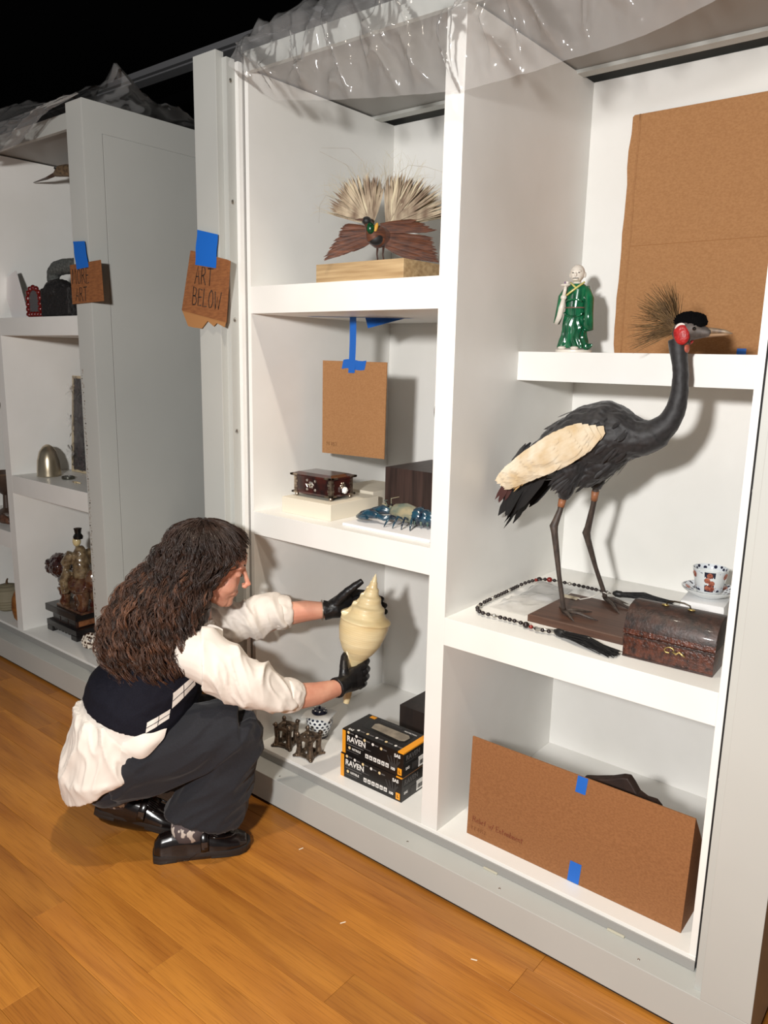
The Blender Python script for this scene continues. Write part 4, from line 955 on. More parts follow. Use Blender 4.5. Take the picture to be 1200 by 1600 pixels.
sign_card('torn cardboard sign reading ART BELOW taped to the grey post', (-.83, -.0835, 1.70), 0,
          [(-.075, .113), (.10, .075), (.115, .07), (.09, -.11), (-.13, -.07)], [(-.052, .068), (.05, .052), (.062, .15), (-.038, .172)],
          [('ART', -.058, .012, .054), ('BELOW', -.072, -.052, .054)], tear=[(-.13, -.068), (-.055, -.082), (.0, -.092), (.09, -.108), (.082, -.125), (.045, -.112), (.03, -.122), (.0, -.105), (-.03, -.128), (-.07, -.125), (-.1, -.12)], hw=-.16)
sign_card('small cardboard sign reading MORE ART taped to the far post', (-1.535, -.0835, 1.74), 0,
          [(-.1, .068), (.108, .075), (.115, -.068), (-.098, -.074)], [(-.052, .05), (.032, .054), (.012, .146), (-.068, .15)],
          [('MORE', -.086, -.002, .054), ('ART', -.07, -.064, .05)], hw=.0)
# ================================================================== plastic sheeting over the cases
def lerp_table(tab, x):
    if x <= tab[0][0]: return tab[0][1]
    for (a, b), (c, d) in zip(tab[:-1], tab[1:]):
        if a <= x <= c: return b + (d - b) * (x - a) / (c - a)
    return tab[-1][1]
LOW = [(-.735, 2.335), (-.728, 2.299), (-.645, 2.246), (-.57, 2.204), (-.342, 2.166), (-.123, 2.136), (.024, 2.12), (.082, 2.114), (.239, 2.118), (.404, 2.129), (.511, 2.136), (.643, 2.167), (.82, 2.23)]
PUFF = [(-.74, 0), (-.63, .005), (-.6, .04), (-.52, .075), (-.42, .03), (-.3, .022), (0, .03), (.3, .02), (.6, .04), (.95, .02)]
def crease(p, s, seed): return 1 - min(1, abs(fn(p, s, seed)) * 2.6)
def drape(u, v):
    x = -.729 + 1.515 * u; zb = lerp_table(LOW, x)
    if v < .6:
        k = v / .6; z = zb + (2.382 - zb) * k; y = -.03 + .014 * k * 0
    else:
        k = (v - .6) / .4; z = 2.384 + .03 * math.sin(pi * min(1, k * 1.3) * .8) + lerp_table(PUFF, x) * math.sin(pi * min(1, k * 1.6 + .12)); y = -.022 + .45 * k
    q = Vector((x * 1.6, y, z * .8 + x * .5)); 
    qa = Vector((x * 2.6 + z * .9, y, z * 1.1 - x * .6)); out = .034 * crease(qa, 2.6, 1) ** 2 + .02 * crease(qa, 5.2, 4) ** 2.5 + .005 * crease(qa, 11, 8) ** 2
    hang = min(1, v * 6 + .25) if v < .6 else 1
    if v < .6: y -= max(.001, out * hang * (.6 + .9 * math.sin(pi * min(1, k))))
    else: z += max(.002, out) * (1 if k > .05 else k * 20); y -= max(0, .02 * (1 - 6 * k))
    x += .012 * fn(q, 9, 6)
    return (x, y, z)
g = G(); g.grid(drape, 260, 90)
o = g.obj('plastic_sheeting', FILM, smooth=180); tag(o, 'crumpled clear plastic sheeting draped over the top of the main case', 'plastic sheet')
PEAK = [(-.09, 0), (.0, .025), (.05, .08), (.075, .15), (.11, .115), (.16, .07), (.24, .045), (.42, .015), (.6, .01)]
LOW2 = [(-3.3, 2.27), (-2.25, 2.25), (-2.096, 2.262), (-1.936, 2.276), (-1.755, 2.345), (-1.62, 2.362), (-1.5, 2.372)]
def drape2(u, v):
    x = -3.3 + 1.8 * u; zb = lerp_table(LOW2, x); near = max(0, 1 - abs(x + 1.53) / .16)
    q = Vector((x * 1.4, v, v * 2 + x * .7)); out = .022 * crease(q, 2.5, 11) ** 2 + .010 * crease(q, 5, 14) ** 2.5
    if v < .4:
        k = v / .4; z = zb + (2.378 - zb) * k; y = -.09 - max(.001, out * (.3 + .7 * math.sin(pi * k)))
    else:
        k = (v - .4) / .6; y = -.085 + .62 * k; z = 2.379 + max(.002, out) * min(1, k * 12) + near * lerp_table(PEAK, y) + .06 * max(0, 1 - abs(x + 1.9) / .3) * math.sin(pi * min(1, k * 2.5)) + .1 * max(0, min(1, (-1.95 - x) / .2)) * math.sin(pi * min(1, k * 2))
    return (x + .008 * fn(q, 8, 3), y, z)
g = G(); g.grid(drape2, 240, 80)
o = g.obj('plastic_sheeting', FILM, smooth=180); tag(o, 'clear plastic sheeting bunched on top of the far left case', 'plastic sheet')

# ================================================================== objects in the far case
sb = thing('long_billed_bird', 'brown long-billed bird at the top of the far case, body behind the post', 'bird', (-1.895, .2, 1.6315))
g = G(); g.tube([(.09, 0, .36), (.04, 0, .4), (-.02, 0, .42), (-.07, 0, .46)], [.02, .06, .06, .03], 16); g.tube([(-.06, 0, .45), (-.09, 0, .52), (-.12, -.005, .585), (-.165, -.01, .61)], [.03, .02, .018, .02], 12); g.tube([(-.15, -.01, .61), (-.2, -.01, .617), (-.26, -.01, .622), (-.31, -.01, .614)], [.02, .026, .024, .01], 14)
link('body', remesh(g, .005, 4), M('wader_brown', C(120, 98, 70), .7, C(70, 54, 38), (60, 60, 60)), sb)
g = G(); g.tube([(-.3, -.01, .616), (-.38, -.01, .607), (-.5, -.01, .603)], [.009, .006, .0015], 10); g.obj('bill', M('dark_horn', C(64, 48, 38), .4), sb, smooth=180)
g = G(); g.ell((-.265, -.033, .63), .005); g.obj('eye', BLACKP, sb)
for y in (-.03, .03):
    g = G(); g.tube([(.01, y, .38), (.02, y, .2), (0, y, .006)], [.012, .006, .006], 10)
    for a in (-2.6, 3.14, 2.6, .2): g.tube([(0, y, .005), (.05 * math.cos(a), y + .05 * math.sin(a), .0035)], [.004, .002], 6)
    g.obj('leg', CLEG, sb, smooth=180)
wp = thing('foam_board', 'white board leaning beside the red beaded frame', 'board', (-2.33, .03, 1.6315))
sheet([(-.02, 0), (.12, 0), (.105, .03), (-.005, .205), (-.083, .18), (-.083, .09)], .006, Matrix.Rotation(math.radians(84), 4, 'X'), M('foam_board_white', C(226, 222, 220), .7), 'panel', wp)
RB = M('red_glass', C(98, 18, 16), .15, coat=.5)
rf = thing('beaded_frame', 'small arched frame edged with red beads on the upper shelf', 'frame', (-2.165, .045, 1.6315))
arch = [(-.045, 0), (.045, 0), (.045, .07)] + [(.045 * math.cos(a), .07 + .045 * math.sin(a)) for a in [k * pi / 8 for k in range(1, 8)]] + [(-.045, .07)]
sheet(arch, .014, Matrix.Rotation(pi / 2, 4, 'X'), M('lead_grey', C(84, 82, 82), .4), 'panel', rf)
bd_ = G().ell((0, 0, 0), (.0125, .011, .0125), nu=12, nv=8).mesh('bead', 0, 180); bd_.materials.append(RB)
ring_ = [(-.052, .012 + .022 * k) for k in range(4)] + [(.052 * math.cos(a), .082 + .042 * math.sin(a)) for a in [pi - k * pi / 6 for k in range(7)]] + [(.052, .012 + .022 * k) for k in range(3, -1, -1)] + [(.026, .0126), (0, .0126), (-.026, .0126)]
for x, z in ring_: shared('bead', bd_, rf, (x, -.008, z + .0005))
g = G(); g.box(-.05, .05, 0, .06, 0, .03); g.obj('back_stand', M('dark_stand', C(30, 24, 24), .6), rf, smooth=None)
STN = M('granular_black', C(26, 24, 24), .5, C(70, 66, 64), (300, 300, 300), bump=.8, bs=(300, 300, 300), bdist=.004, lo=.55, hi=.8)
st = thing('stone_carving', 'black granular carving with a grey arched top behind the MORE ART sign', 'carving', (-1.955, .05, 1.6352))
g = G(); g.box(-.1, .12, -.04, .08, 0, .11); g.ell((-.02, 0, .1), (.09, .05, .05)); link('base', remesh(g, .005, 3, .5, lambda p, n: p + n * .003 * turb(p, 90)), STN, st)
g = G(); g.tube([(-.1, .02, .14), (-.095, .02, .175), (-.06, .02, .195), (.0, .02, .2), (.08, .02, .198), (.12, .02, .18), (.125, .02, .13), (.125, .02, .1)], [(.035, .02), (.035, .024), (.032, .028), (.032, .03), (.032, .03), (.03, .03), (.03, .03), (.03, .03)], 14); g.tube([(-.1, .02, .15), (-.07, .02, .12), (-.05, .02, .1)], [.022, .02, .02], 10); link('arch', remesh(g, .006, 3, .5, lambda p, n: p + n * .0015 * turb(p, 120)), M('grey_stone', C(96, 98, 94), .7, C(60, 62, 60), (120, 120, 120)), st)

dm = thing('silver_dome', 'dull silver dome-shaped vessel on the middle shelf of the far case', 'vessel', (-2.285, .115, .9145))
PEW = M('pewter', C(206, 194, 172), .3, C(168, 156, 134), (30, 30, 6), metal=.85)
g = G(); g.lathe([(.05, 0), (.053, .003), (.0525, .03), (.049, .075), (.038, .115), (.022, .138), (.008, .147), (0, .148)], 36); g.obj('shell', PEW, dm)
g = G(); g.lathe([(.0535, .0005), (.0545, .003), (.0535, .006)], 36, cap=False); g.obj('rim', PEW, dm)
o = thing('tin_lid', 'small round metal lid lying beside the silver dome', 'lid', (-2.14, .13, .9145))
g = G(); g.lathe([(.028, 0), (.029, .002), (.029, .011), (.027, .012), (.026, .009), (0, .009)], 28); g.obj('rim', M('tin', C(120, 120, 112), .25, metal=1), o)
g = G(); g.lathe([(.0255, .0091), (.022, .0097), (0, .0099)], 24); g.obj('top_disc', M('tin_dark', C(70, 72, 70), .3, metal=1), o)
o = thing('coral_twig', 'tiny pale coral twig at the front of the middle shelf of the far case', 'coral', (-2.0, .09, .9145))
g = G(); g.tube([(-.03, .0, .004), (0, 0, .006), (.03, .004, .004)], [.0025, .0035, .002], 8); g.tube([(0, 0, .006), (.012, -.014, .005)], [.003, .0015], 8); g.tube([(-.012, 0, .005), (-.02, .014, .004)], [.003, .0015], 8); g.obj('branch', M('coral_pale', C(210, 190, 150), .7), o, smooth=180)
fr_ = thing('framed_panel', 'dark framed panel wrapped in clear plastic on the middle shelf of the far case', 'frame', (-2.22, .27, .9145), rot=(math.radians(-4), 0, 0))
G().box(-.115, .115, -.004, .01, .012, .448).obj('panel', M('maroon_silk', C(52, 30, 34), .5, C(34, 22, 26), (20, 20, 8)), fr_, smooth=None)
GT = M('frame_gilt', C(196, 178, 144), .45)
for b in ((-.13, -.116, -.008, .012, .001, .462), (.116, .13, -.008, .012, .001, .462), (-.1155, .1155, -.008, .012, .001, .013), (-.1155, .1155, -.008, .012, .449, .462)): G().box(*b).obj('frame_rail', GT, fr_, bev=.001, smooth=None)
g = G(); g.grid(lambda u, v: (-.12 + .24 * u, -.012 - .014 * crease(Vector((u, v * 2, 0)), 6, 31) ** 2 - .01 * abs(fn((u, v, 0), 9, 5)),   .01 + .45 * v), 30, 50); g.obj('plastic_wrap', plastic_mat('clear_wrap', (.9, .9, .9), .04), fr_, smooth=180)
for z, x in ((.39, -.1), (.25, -.095), (.1, -.085)):
    g = G(); rr = random.Random(int(z * 100))
    for k in range(9):
        a = k * .7; g.add([(x, -.03, z), (x + .035 * math.cos(a), -.035 - .02 * rr.random(), z + .035 * math.sin(a)), (x + .035 * math.cos(a + .6), -.03 - .02 * rr.random(), z + .03 * math.sin(a + .6))], [(0, 1, 2)])
    g.obj('plastic_knot', FILM, fr_, smooth=None)

LAC = M('black_lacquer', C(22, 18, 18), .3, coat=.3)
ls = thing('lacquer_stand', 'tall black carved stand under the ceramic lion rider', 'stand', (-2.219, .17, .1455))
G().box(-.137, .137, -.08, .08, .028, .055).obj('foot_slab', LAC, ls, bev=.002, smooth=None)
for sx in (-1, 1):
    for sy in (-1, 1): G().box(*sorted((sx * .137, sx * .085)), *sorted((sy * .08, sy * .045)), 0, .0275).obj('foot', LAC, ls, bev=.004, smooth=None)
    g = G()
    for k in range(5): g.ell((sx * 0 - .06 + .03 * k, sx * .074, .026), (.016, .005, .01), nu=10, nv=6)
    g.obj('apron', LAC, ls)
G().box(-.11, .11, -.06, .06, .0552, .1).obj('waist', M('lacquer_red', C(60, 36, 28), .35, C(30, 22, 20), (40, 40, 40)), ls, bev=.001, smooth=None)
for x in (-.07, 0, .07): G().box(x - .03, x + .03, -.0615, -.06, .061, .094).obj('waist_panel', LAC, ls, bev=.0005, smooth=None)
G().box(.0601 + .05, .1115, -.05, .05, .061, .094).obj('side_panel', M('rust_panel', C(150, 96, 58), .5, C(110, 66, 40), (40, 40, 40)), ls, smooth=None)
G().box(-.14, .14, -.082, .082, .1002, .135).obj('top_slab', LAC, ls, bev=.003, smooth=None)
li = thing('lion_rider_figure', 'brown glazed ceramic lion with a rider in a black hat', 'figurine', (-2.165, .165, .2812))
GL1 = M('mottled_glaze', C(112, 84, 60), .2, C(66, 26, 20), (26, 26, 26), coat=.6); GL2 = M('oxblood_glaze', C(58, 24, 20), .18, C(34, 18, 18), (30, 30, 30), coat=.6); GL3 = M('olive_glaze', C(140, 122, 92), .25, C(84, 66, 46), (40, 40, 40), coat=.5)
lump = lambda a, s: (lambda p, n: p + n * a * turb(p, s))
G().box(-.115, .115, -.06, .06, 0, .012).obj('plinth', GL1, li, bev=.003, smooth=None)
g = G(); g.tube([(.1, 0, .1), (.05, 0, .115), (-.03, 0, .12), (-.09, 0, .135)], [.045, .055, .052, .05], 16)
for x, y in ((.085, -.035), (.075, .035), (-.075, -.035), (-.08, .035)): g.tube([(x, y, .1), (x + .01, y, .05), (x - .005, y - .002, .016)], [.035, .022, .026], 10)
g.ell((.12, 0, .16), (.035, .03, .05)); link('lion_body', remesh(g, .004, 3, .5, lump(.0028, 60)), GL1, li)
g = G(); g.ell((-.14, -.015, .185), (.07, .052, .062)); g.ell((-.195, -.025, .165), (.034, .036, .028)); g.ell((-.17, -.06, .205), (.02, .014, .015)); g.ell((-.14, .03, .225), (.018, .014, .026)); g.tube([(-.11, 0, .14), (-.09, 0, .11)], [.045, .05], 12); link('lion_head', remesh(g, .004, 2, .5, lump(.0045, 70)), GL2, li)
g = G(); g.ell((-.185, -.035, .18), (.006, .004, .006)); g.obj('lion_eye', GL3, li)
g = G(); g.tube([(.03, 0, .16), (.03, 0, .22), (.026, 0, .285), (.022, 0, .31)], [.042, .038, .03, .016], 16); g.tube([(.01, -.035, .28), (-.01, -.055, .23), (-.03, -.04, .205)], [.022, .024, .02], 12); g.tube([(.03, .035, .28), (.02, .055, .23), (-.02, .03, .205)], [.022, .024, .02], 12); g.tube([(-.02, -.04, .19), (-.03, -.06, .14), (-.02, -.06, .08)], [.025, .022, .018], 10); link('rider_robe', remesh(g, .004, 2, .5, lump(.002, 80)), GL3, li)
g = G(); g.ell((.008, -.004, .33), (.02, .019, .026)); g.ell((-.011, -.006, .326), (.005, .004, .006)); g.obj('rider_head', M('ivory_glaze', C(206, 188, 140), .25, coat=.4), li, smooth=180)
g = G(); g.lathe([(.021, 0), (.023, .012), (.014, .026), (.017, .045), (.019, .05), (0, .05)], 18, c=(.016, 0, .343)); g.obj('rider_hat', BLACKP, li)
SPT = voro_mat('cone_shell_pattern', C(60, 38, 26), C(232, 222, 206), 75, .42, .3)
def cone(label, loc, rot, s):
    t = thing('cone_shell', label, 'shell', loc, rot=rot, group='patterned cone shells')
    g = G(); g.lathe([(.004 * s, -.06 * s), (.014 * s, -.05 * s), (.03 * s, -.01 * s), (.038 * s, .02 * s), (.036 * s, .03 * s), (.024 * s, .036 * s), (.024 * s, .04 * s), (.01 * s, .046 * s), (0, .052 * s)], 28); g.obj('whorl', SPT, t)
    g = G(); g.box(-.0385 * s, -.033 * s, -.004 * s, .004 * s, -.05 * s, .02 * s); g.obj('aperture', M('shell_lip', C(220, 196, 160), .4), t, bev=.001)
cone('speckled brown cone shell at the corner of the far case', (-1.955, .095, .185), (math.radians(68), .2, .5), 1.0)
cone('second speckled cone shell half hidden by the woman\'s hair', (-1.825, .075, .185), (math.radians(70), .1, -.4), 1.0)
# slivers of the outermost bay
o = thing('wooden_bowl', 'dark footed wooden bowl at the far left edge', 'bowl', (-2.93, .2, .6305)); g = G(); g.lathe([(.05, 0), (.05, .01), (.018, .03), (.015, .1), (.05, .13), (.085, .18), (.09, .22), (.085, .22), (.05, .14), (0, .13)], 28); g.obj('bowl', M('dark_bowl', C(70, 54, 44), .4), o)
g = G(); g.lathe([(.091, .214), (.093, .218), (.091, .222)], 28, cap=False); g.obj('rim', M('bowl_rim', C(96, 76, 58), .4), o)
o = thing('fish_carving', 'small brown fish-shaped carving on the outermost shelf', 'carving', (-2.66, .06, .6305)); g = G(); g.tube([(-.07, 0, .02), (-.03, 0, .028), (.03, 0, .026), (.06, 0, .014)], [(.004, .004), (.026, .016), (.02, .012), (.005, .004)], 14); g.obj('body', M('fish_brown', C(110, 74, 52), .5, C(70, 44, 32), (60, 60, 60)), o, smooth=180)
g = G(); g.prism([(.055, .012), (.085, 0.0005), (.085, .034), (.055, .018)], .004, Matrix.Rotation(pi / 2, 4, 'X')); g.obj('tail_fin', M('fish_fin', C(80, 54, 38), .5), o, smooth=None)
o = thing('woven_gourd', 'grey-green woven gourd on the floor of the outermost bay', 'gourd', (-2.78, .1, .1455)); g = G(); g.lathe([(.03, 0), (.07, .02), (.085, .07), (.07, .12), (.03, .14), (0, .142)], 28); link('body', remesh(g, .005, 1, .5, lambda p, n: p + n * .002 * math.sin(p.z * 400)), M('gourd_grey', C(128, 120, 98), .7), o)
g = G(); g.tube([(0, 0, .14), (.004, 0, .16), (.014, 0, .172)], [.008, .005, .004], 8); g.obj('stem', M('stem_brown', C(80, 60, 40), .7), o)
o = thing('seed_pod', 'orange-brown seed pod standing on the floor of the outermost bay', 'pod', (-2.56, .05, .1455)); g = G(); g.lathe([(.01, 0), (.03, .02), (.042, .07), (.036, .12), (.016, .16), (.002, .18)], 20, T=Matrix.Diagonal((1, .7, 1, 1))); g.obj('pod', M('pod_orange', C(150, 96, 40), .5, C(110, 64, 26), (20, 20, 60)), o)
g = G(); g.tube([(0, 0, .176), (.003, 0, .2)], [.003, .002], 6); g.obj('stem', M('stem_brown2', C(80, 60, 40), .7), o)
# chips of paper on the floor
rr = random.Random(9)
for k, (x, y, lb_) in enumerate(((-.33, -.17, 'white paper chip on the floor right of the black loafer'), (-.02, -.32, 'white speck of paper on the floor below the divider'), (.32, -.20, 'tiny paper flake on the floor near the case plinth'))):
    g = G(); g.prism([(-.008, -.001), (.008, -.002), (.009, .001), (-.006, .002)], .0006); o = g.obj('paper_scrap', M('scrap', C(230, 220, 200), .8), smooth=None); o.location = (x, y, .0004); o.rotation_euler.z = rr.uniform(0, 3); tag(o, lb_, 'scrap', 'paper scraps on the floor')
# ================================================================== trumpet shell in her hands
RZ = math.atan2(.807, .59)
SHO = Vector((-.55, -.38, 0))
def LW(a, b, z): return SHO + Vector((a * math.cos(RZ) - b * math.sin(RZ), a * math.sin(RZ) + b * math.cos(RZ), z))
s0, s1 = Vector((.492, .2, .348)), Vector((.587, .2, .794))
sl = thing('trumpet_shell', 'large cream spiral trumpet shell held in two black-gloved hands', 'shell', LW(.492, .2, .348), RZ)
ax = (s1 - s0).normalized(); Q = ax.to_track_quat('Z', 'X').to_matrix().to_4x4(); SL = (s1 - s0).length
rp = [(0, .010), (.06, .012), (.15, .013), (.25, .017), (.30, .022), (.36, .036), (.42, .056), (.48, .070), (.55, .079), (.6, .082), (.645, .083), (.662, .0865), (.672, .082), (.69, .068), (.72, .0575), (.75, .0555), (.758, .0535), (.768, .045), (.795, .0375), (.825, .036), (.833, .0335), (.842, .0275), (.865, .0225), (.887, .0215), (.893, .0195), (.9, .0155), (.92, .0128), (.935, .0122), (.942, .0095), (.96, .0072), (.97, .0068), (.976, .0048), (1, .0012)]
def shell_r(t, th):
    k = th / (2 * pi) - .5
    if t < .6: return lerp_table(rp, t) + .00025 * math.sin(t * 420)
    tt = .6 + (t - .6) - k * .10 * (1.02 - t) * min(1, (t - .6) / .06)
    return lerp_table(rp, max(.6, min(1, tt))) + .0003 * math.sin(t * 520) * (1 - t) * 2
g = G(); NT = 260; NN = 64
g.loft([(Q @ Vector((0, 0, SL * i / NT)), (1, 0, 0), (0, 1, 0)) for i in range(NT + 1)], NN)
for i in range(NT + 1):
    t = i / NT
    for k in range(NN):
        th = 2 * pi * k / NN; r = max(.0012, shell_r(t, th)); off = Vector((.010 * math.sin(t * 5.5), .004 * math.sin(t * 7), 0)) * (1 - t) * (t)
        g.v[i * NN + k] = tuple(Q @ (Vector((r * math.cos(th), r * .92 * math.sin(th), SL * t)) + off))
g.obj('whorls', M('shell_cream', C(240, 224, 180), .4, C(226, 202, 150), (5, 5, 30), bump=.15, bs=(20, 20, 320), bdist=.002, coat=.1), sl, smooth=60)
g = G(); g.tube([Q @ Vector((.012, .006, SL * .03)), Q @ Vector((.016, .01, SL * .16)), Q @ Vector((.024, .016, SL * .3)), Q @ Vector((.05, .03, SL * .45))], [.004, .006, .006, .003], 8); g.obj('lip', M('shell_lip2', C(240, 224, 190), .3), sl, smooth=180)

# ================================================================== the woman
pe = thing('person', 'woman with long dark curly hair crouching in a white shirt, navy vest and dark trousers', 'person', SHO, RZ)
SKIN = M('skin', C(218, 162, 136), .5, C(204, 140, 116), (18, 18, 18), sss=.12)
Hc = Vector((.070, .15, .862)); hf = Vector((.93, -.10, -.345)).normalized(); hl = Vector((0, 0, 1)).cross(hf).normalized(); hu = hf.cross(hl)
HM = Matrix((hf, hl, hu)).transposed()
def H(x, y, z): return Hc + HM @ Vector((x, y, z))
g = G()
def hell(c, r): g.ell(H(*c), r, T=HM, nu=24, nv=16)
hell((-.005, 0, .03), (.092, .073, .085)); hell((.03, 0, -.035), (.056, .057, .078)); hell((.064, 0, -.096), (.024, .026, .018))
for s in (-1, 1):
    g.tube([H(.06, s * .018, -.096), H(.03, s * .045, -.08), H(-.005, s * .058, -.05)], [.017, .018, .016], 12)
    hell((.05, s * .033, -.034), (.031, .025, .033)); hell((.103, s * .009, -.031), (.010, .007, .007)); hell((.07, s * .031, .006), (.013, .016, .010))
    hell((.072, s * .026, .03), (.011, .024, .010)); hell((.074, s * .022, -.056), (.012, .014, .012))
g.tube([H(.08, 0, .022), H(.096, 0, .0), H(.109, 0, -.018), H(.117, 0, -.027)], [.0075, .0072, .0082, .0088], 12)
hell((.084, 0, -.0565), (.009, .020, .005)); hell((.083, 0, -.0665), (.009, .017, .006)); hell((.076, 0, -.046), (.012, .018, .012)); hell((.07, 0, -.08), (.016, .02, .012))
g.tube([H(-.02, 0, -.05), H(-.035, 0, -.1), (.0, .15, .70), (-.03, .148, .64)], [.058, .054, .056, .07], 18)
g.tube([(-.03, .148, .64), (-.1, .14, .52), (-.18, .135, .4), (-.235, .13, .3)], [(.08, .15), (.09, .13), (.1, .13), (.11, .15)], 18, upv=(.86, 0, -.5))
ARM_R = [(.0, .01, .63), (.09, -.005, .575), (.18, -.005, .52), (.235, .01, .485), (.30, .042, .462), (.37, .07, .452), (.452, .108, .45)]
ARM_L = [(.0, .27, .62), (.08, .282, .61), (.16, .29, .61), (.215, .294, .62), (.30, .3, .641), (.37, .294, .65), (.447, .282, .652)]
g.tube(ARM_R, [.055, .05, .044, .042, .041, .036, .0255], 16); g.tube(ARM_L, [.055, .05, .044, .042, .041, .036, .0255], 16)
LEG_R = [(-.23, .05, .27), (-.08, .02, .33), (.06, 0, .385), (.115, 0, .39), (.07, 0, .25), (-.02, 0, .1), (-.03, 0, .07)]
LEG_L = [(-.23, .21, .27), (-.1, .235, .29), (.03, .25, .31), (.075, .255, .30), (.0, .235, .2), (-.14, .19, .13), (-.2, .175, .11)]
for LG in (LEG_R, LEG_L): g.tube(LG, [.09, .08, .065, .055, .05, .035, .034], 14)
def face_disp(p, n):
    for s in (-1, 1):
        d = (p - H(.088, s * .019, .012)).length
        if d < .02: p = p - hf * .004 * (1 - d / .02)
    return p
link('body', remesh(g, .0032, 7, .5, face_disp), SKIN, pe)
DARKH = M('lash_brown', C(34, 22, 18), .6)
for s in (-1, 1):
    g = G(); g.tube([H(.083, s * .016, .006), H(.084, s * .026, .002), H(.078, s * .038, .003), H(.069, s * .045, .008)], [.001, .0018, .0018, .001], 6); g.obj('eyelashes', DARKH, pe, smooth=180)
    g = G(); g.tube([H(.083, s * .012, .030), H(.0815, s * .026, .037), H(.072, s * .041, .036)], [.0015, .0026, .0012], 6); g.obj('eyebrow', DARKH, pe, smooth=180)
g = G(); g.tube([H(.073, -.032, -.051), H(.084, -.019, -.060), H(.0905, 0, -.0615), H(.084, .019, -.060), H(.073, .032, -.051)], [.0012, .002, .0024, .002, .0012], 6); g.obj('lips', M('lip_red', C(150, 70, 62), .5), pe, smooth=180)

# ---- shirt
def wrinkle(amp, seed, s=1.0):
    def f(p, n):
        q = Vector((p.x * 1.0, p.y * .7, p.z * 1.3)) * s
        w_ = amp * (1 - 2 * abs(fn(q, 14, seed))) + .5 * amp * (1 - 2 * abs(fn(q, 27, seed + 3)))
        return p + n * w_
    return f
CLO = M('white_cotton', C(226, 217, 207), .8, bump=.15, bs=(500, 500, 500), bdist=.0006, sheen=.1)
Uf = Vector((.86, 0, -.51))
torso = [((-.256, .122, .256), Vector((.132, 0, .088)), Vector((0, .165, 0))), ((-.256, .126, .286), Vector((.142, 0, .03)), Vector((0, .184, 0))), ((-.222, .13, .362), Uf * .15, Vector((0, .182, 0))),
         ((-.165, .135, .455), Uf * .145, Vector((0, .178, 0))), ((-.105, .14, .55), Uf * .135, Vector((0, .172, 0))), ((-.05, .147, .63), Uf * .11, Vector((0, .16, 0))), ((-.01, .15, .685), Uf * .075, Vector((0, .1, 0))), ((.012, .15, .72), Uf * .056, Vector((0, .058, 0)))]
g = G(); g.loft(torso, 28)
def rdg(q, f, seed): return max(0, 1 - 2.4 * abs(fn(q, f, seed))) ** 1.4
def sleeve_fold(p, n):
    wp = p + Vector((fn(p, 7, 21), fn(p, 7, 22), fn(p, 7, 23))) * .03
    if p.x > .02:
        q = Vector((wp.x * 1.15 + wp.z * .75, wp.y * .55, (wp.z - wp.x) * .3))
        return p + n * (.016 * rdg(q, 11, 2) + .007 * rdg(q, 24, 6) - .006)
    q = Vector((wp.x * 1.1 + wp.z * .2, wp.y * 1.1, wp.z * .35 - wp.x * .2))
    k = min(1, max(.25, (.03 - p.x) / .1))
    if p.z > .45 + .35 * max(0, p.x + .17): return p - n * .003
    return p + n * k * (.012 * rdg(q, 12, 4) + .005 * rdg(q, 28, 8) - .003)
g.tube([(-.03, .04, .635), (.015, .015, .632), (.07, .0, .598), (.13, -.004, .555), (.19, -.003, .52), (.235, .008, .492), (.27, .026, .475)], [.07, .076, .074, .07, .064, .056, .05], 22)
g.tube([(-.02, .25, .62), (.04, .275, .62), (.1, .286, .625), (.17, .29, .635), (.235, .294, .645), (.285, .3, .648)], [.07, .074, .068, .063, .06, .055], 22)
link('shirt', remesh(g, .0048, 2, .5, sleeve_fold), CLO, pe)
for pts, rr_ in (([(.255, .018, .482), (.277, .03, .473), (.298, .041, .464)], [.050, .051, .046]), ([(.268, .299, .648), (.292, .301, .648), (.316, .301, .649)], [.054, .056, .05])):
    g = G(); g.tube(pts, rr_, 28); P0 = [Vector(p) for p in pts]
    g.tube([P0[2] - (P0[2] - P0[0]) * .02, P0[2] + (P0[2] - P0[0]) * .06], [rr_[2] * .99, rr_[2] * .88], 28)
    link('cuff', remesh(g, .004, 1, .5, lambda p, n: p + n * .004 * (1 - 2 * abs(fn(Vector((p.x, p.y * 2, p.z * 2)), 24, 9)))), CLO, pe)
def flap(u, v):
    wd = .034 * math.sin(pi * min(1, .12 + u * .8)) ** .7
    return (-.205 + .115 * u + .012 * (v - .5), -.058 - .03 * math.sin(pi * u) * (.5 + .5 * math.sin(pi * v)) + .012 * v, .412 - .012 * math.sin(pi * u) + .014 * u + (v - .5) * 2 * wd + .003 * math.sin(9 * u + 5 * v))
g = G(); g.grid(flap, 16, 12); g.grid(lambda u, v: tuple(Vector(flap(u, v)) + Vector((0, .012, 0))), 16, 12)
kn = g.obj('shirt_knot', CLO, pe, smooth=180)
g = G(); g.grid(lambda u, v: (.035 + .05 * u, .085 - .02 * v, .70 - .05 * v - .02 * u + .006 * math.sin(u * 3)), 6, 6); g.obj('collar', CLO, pe, smooth=180)

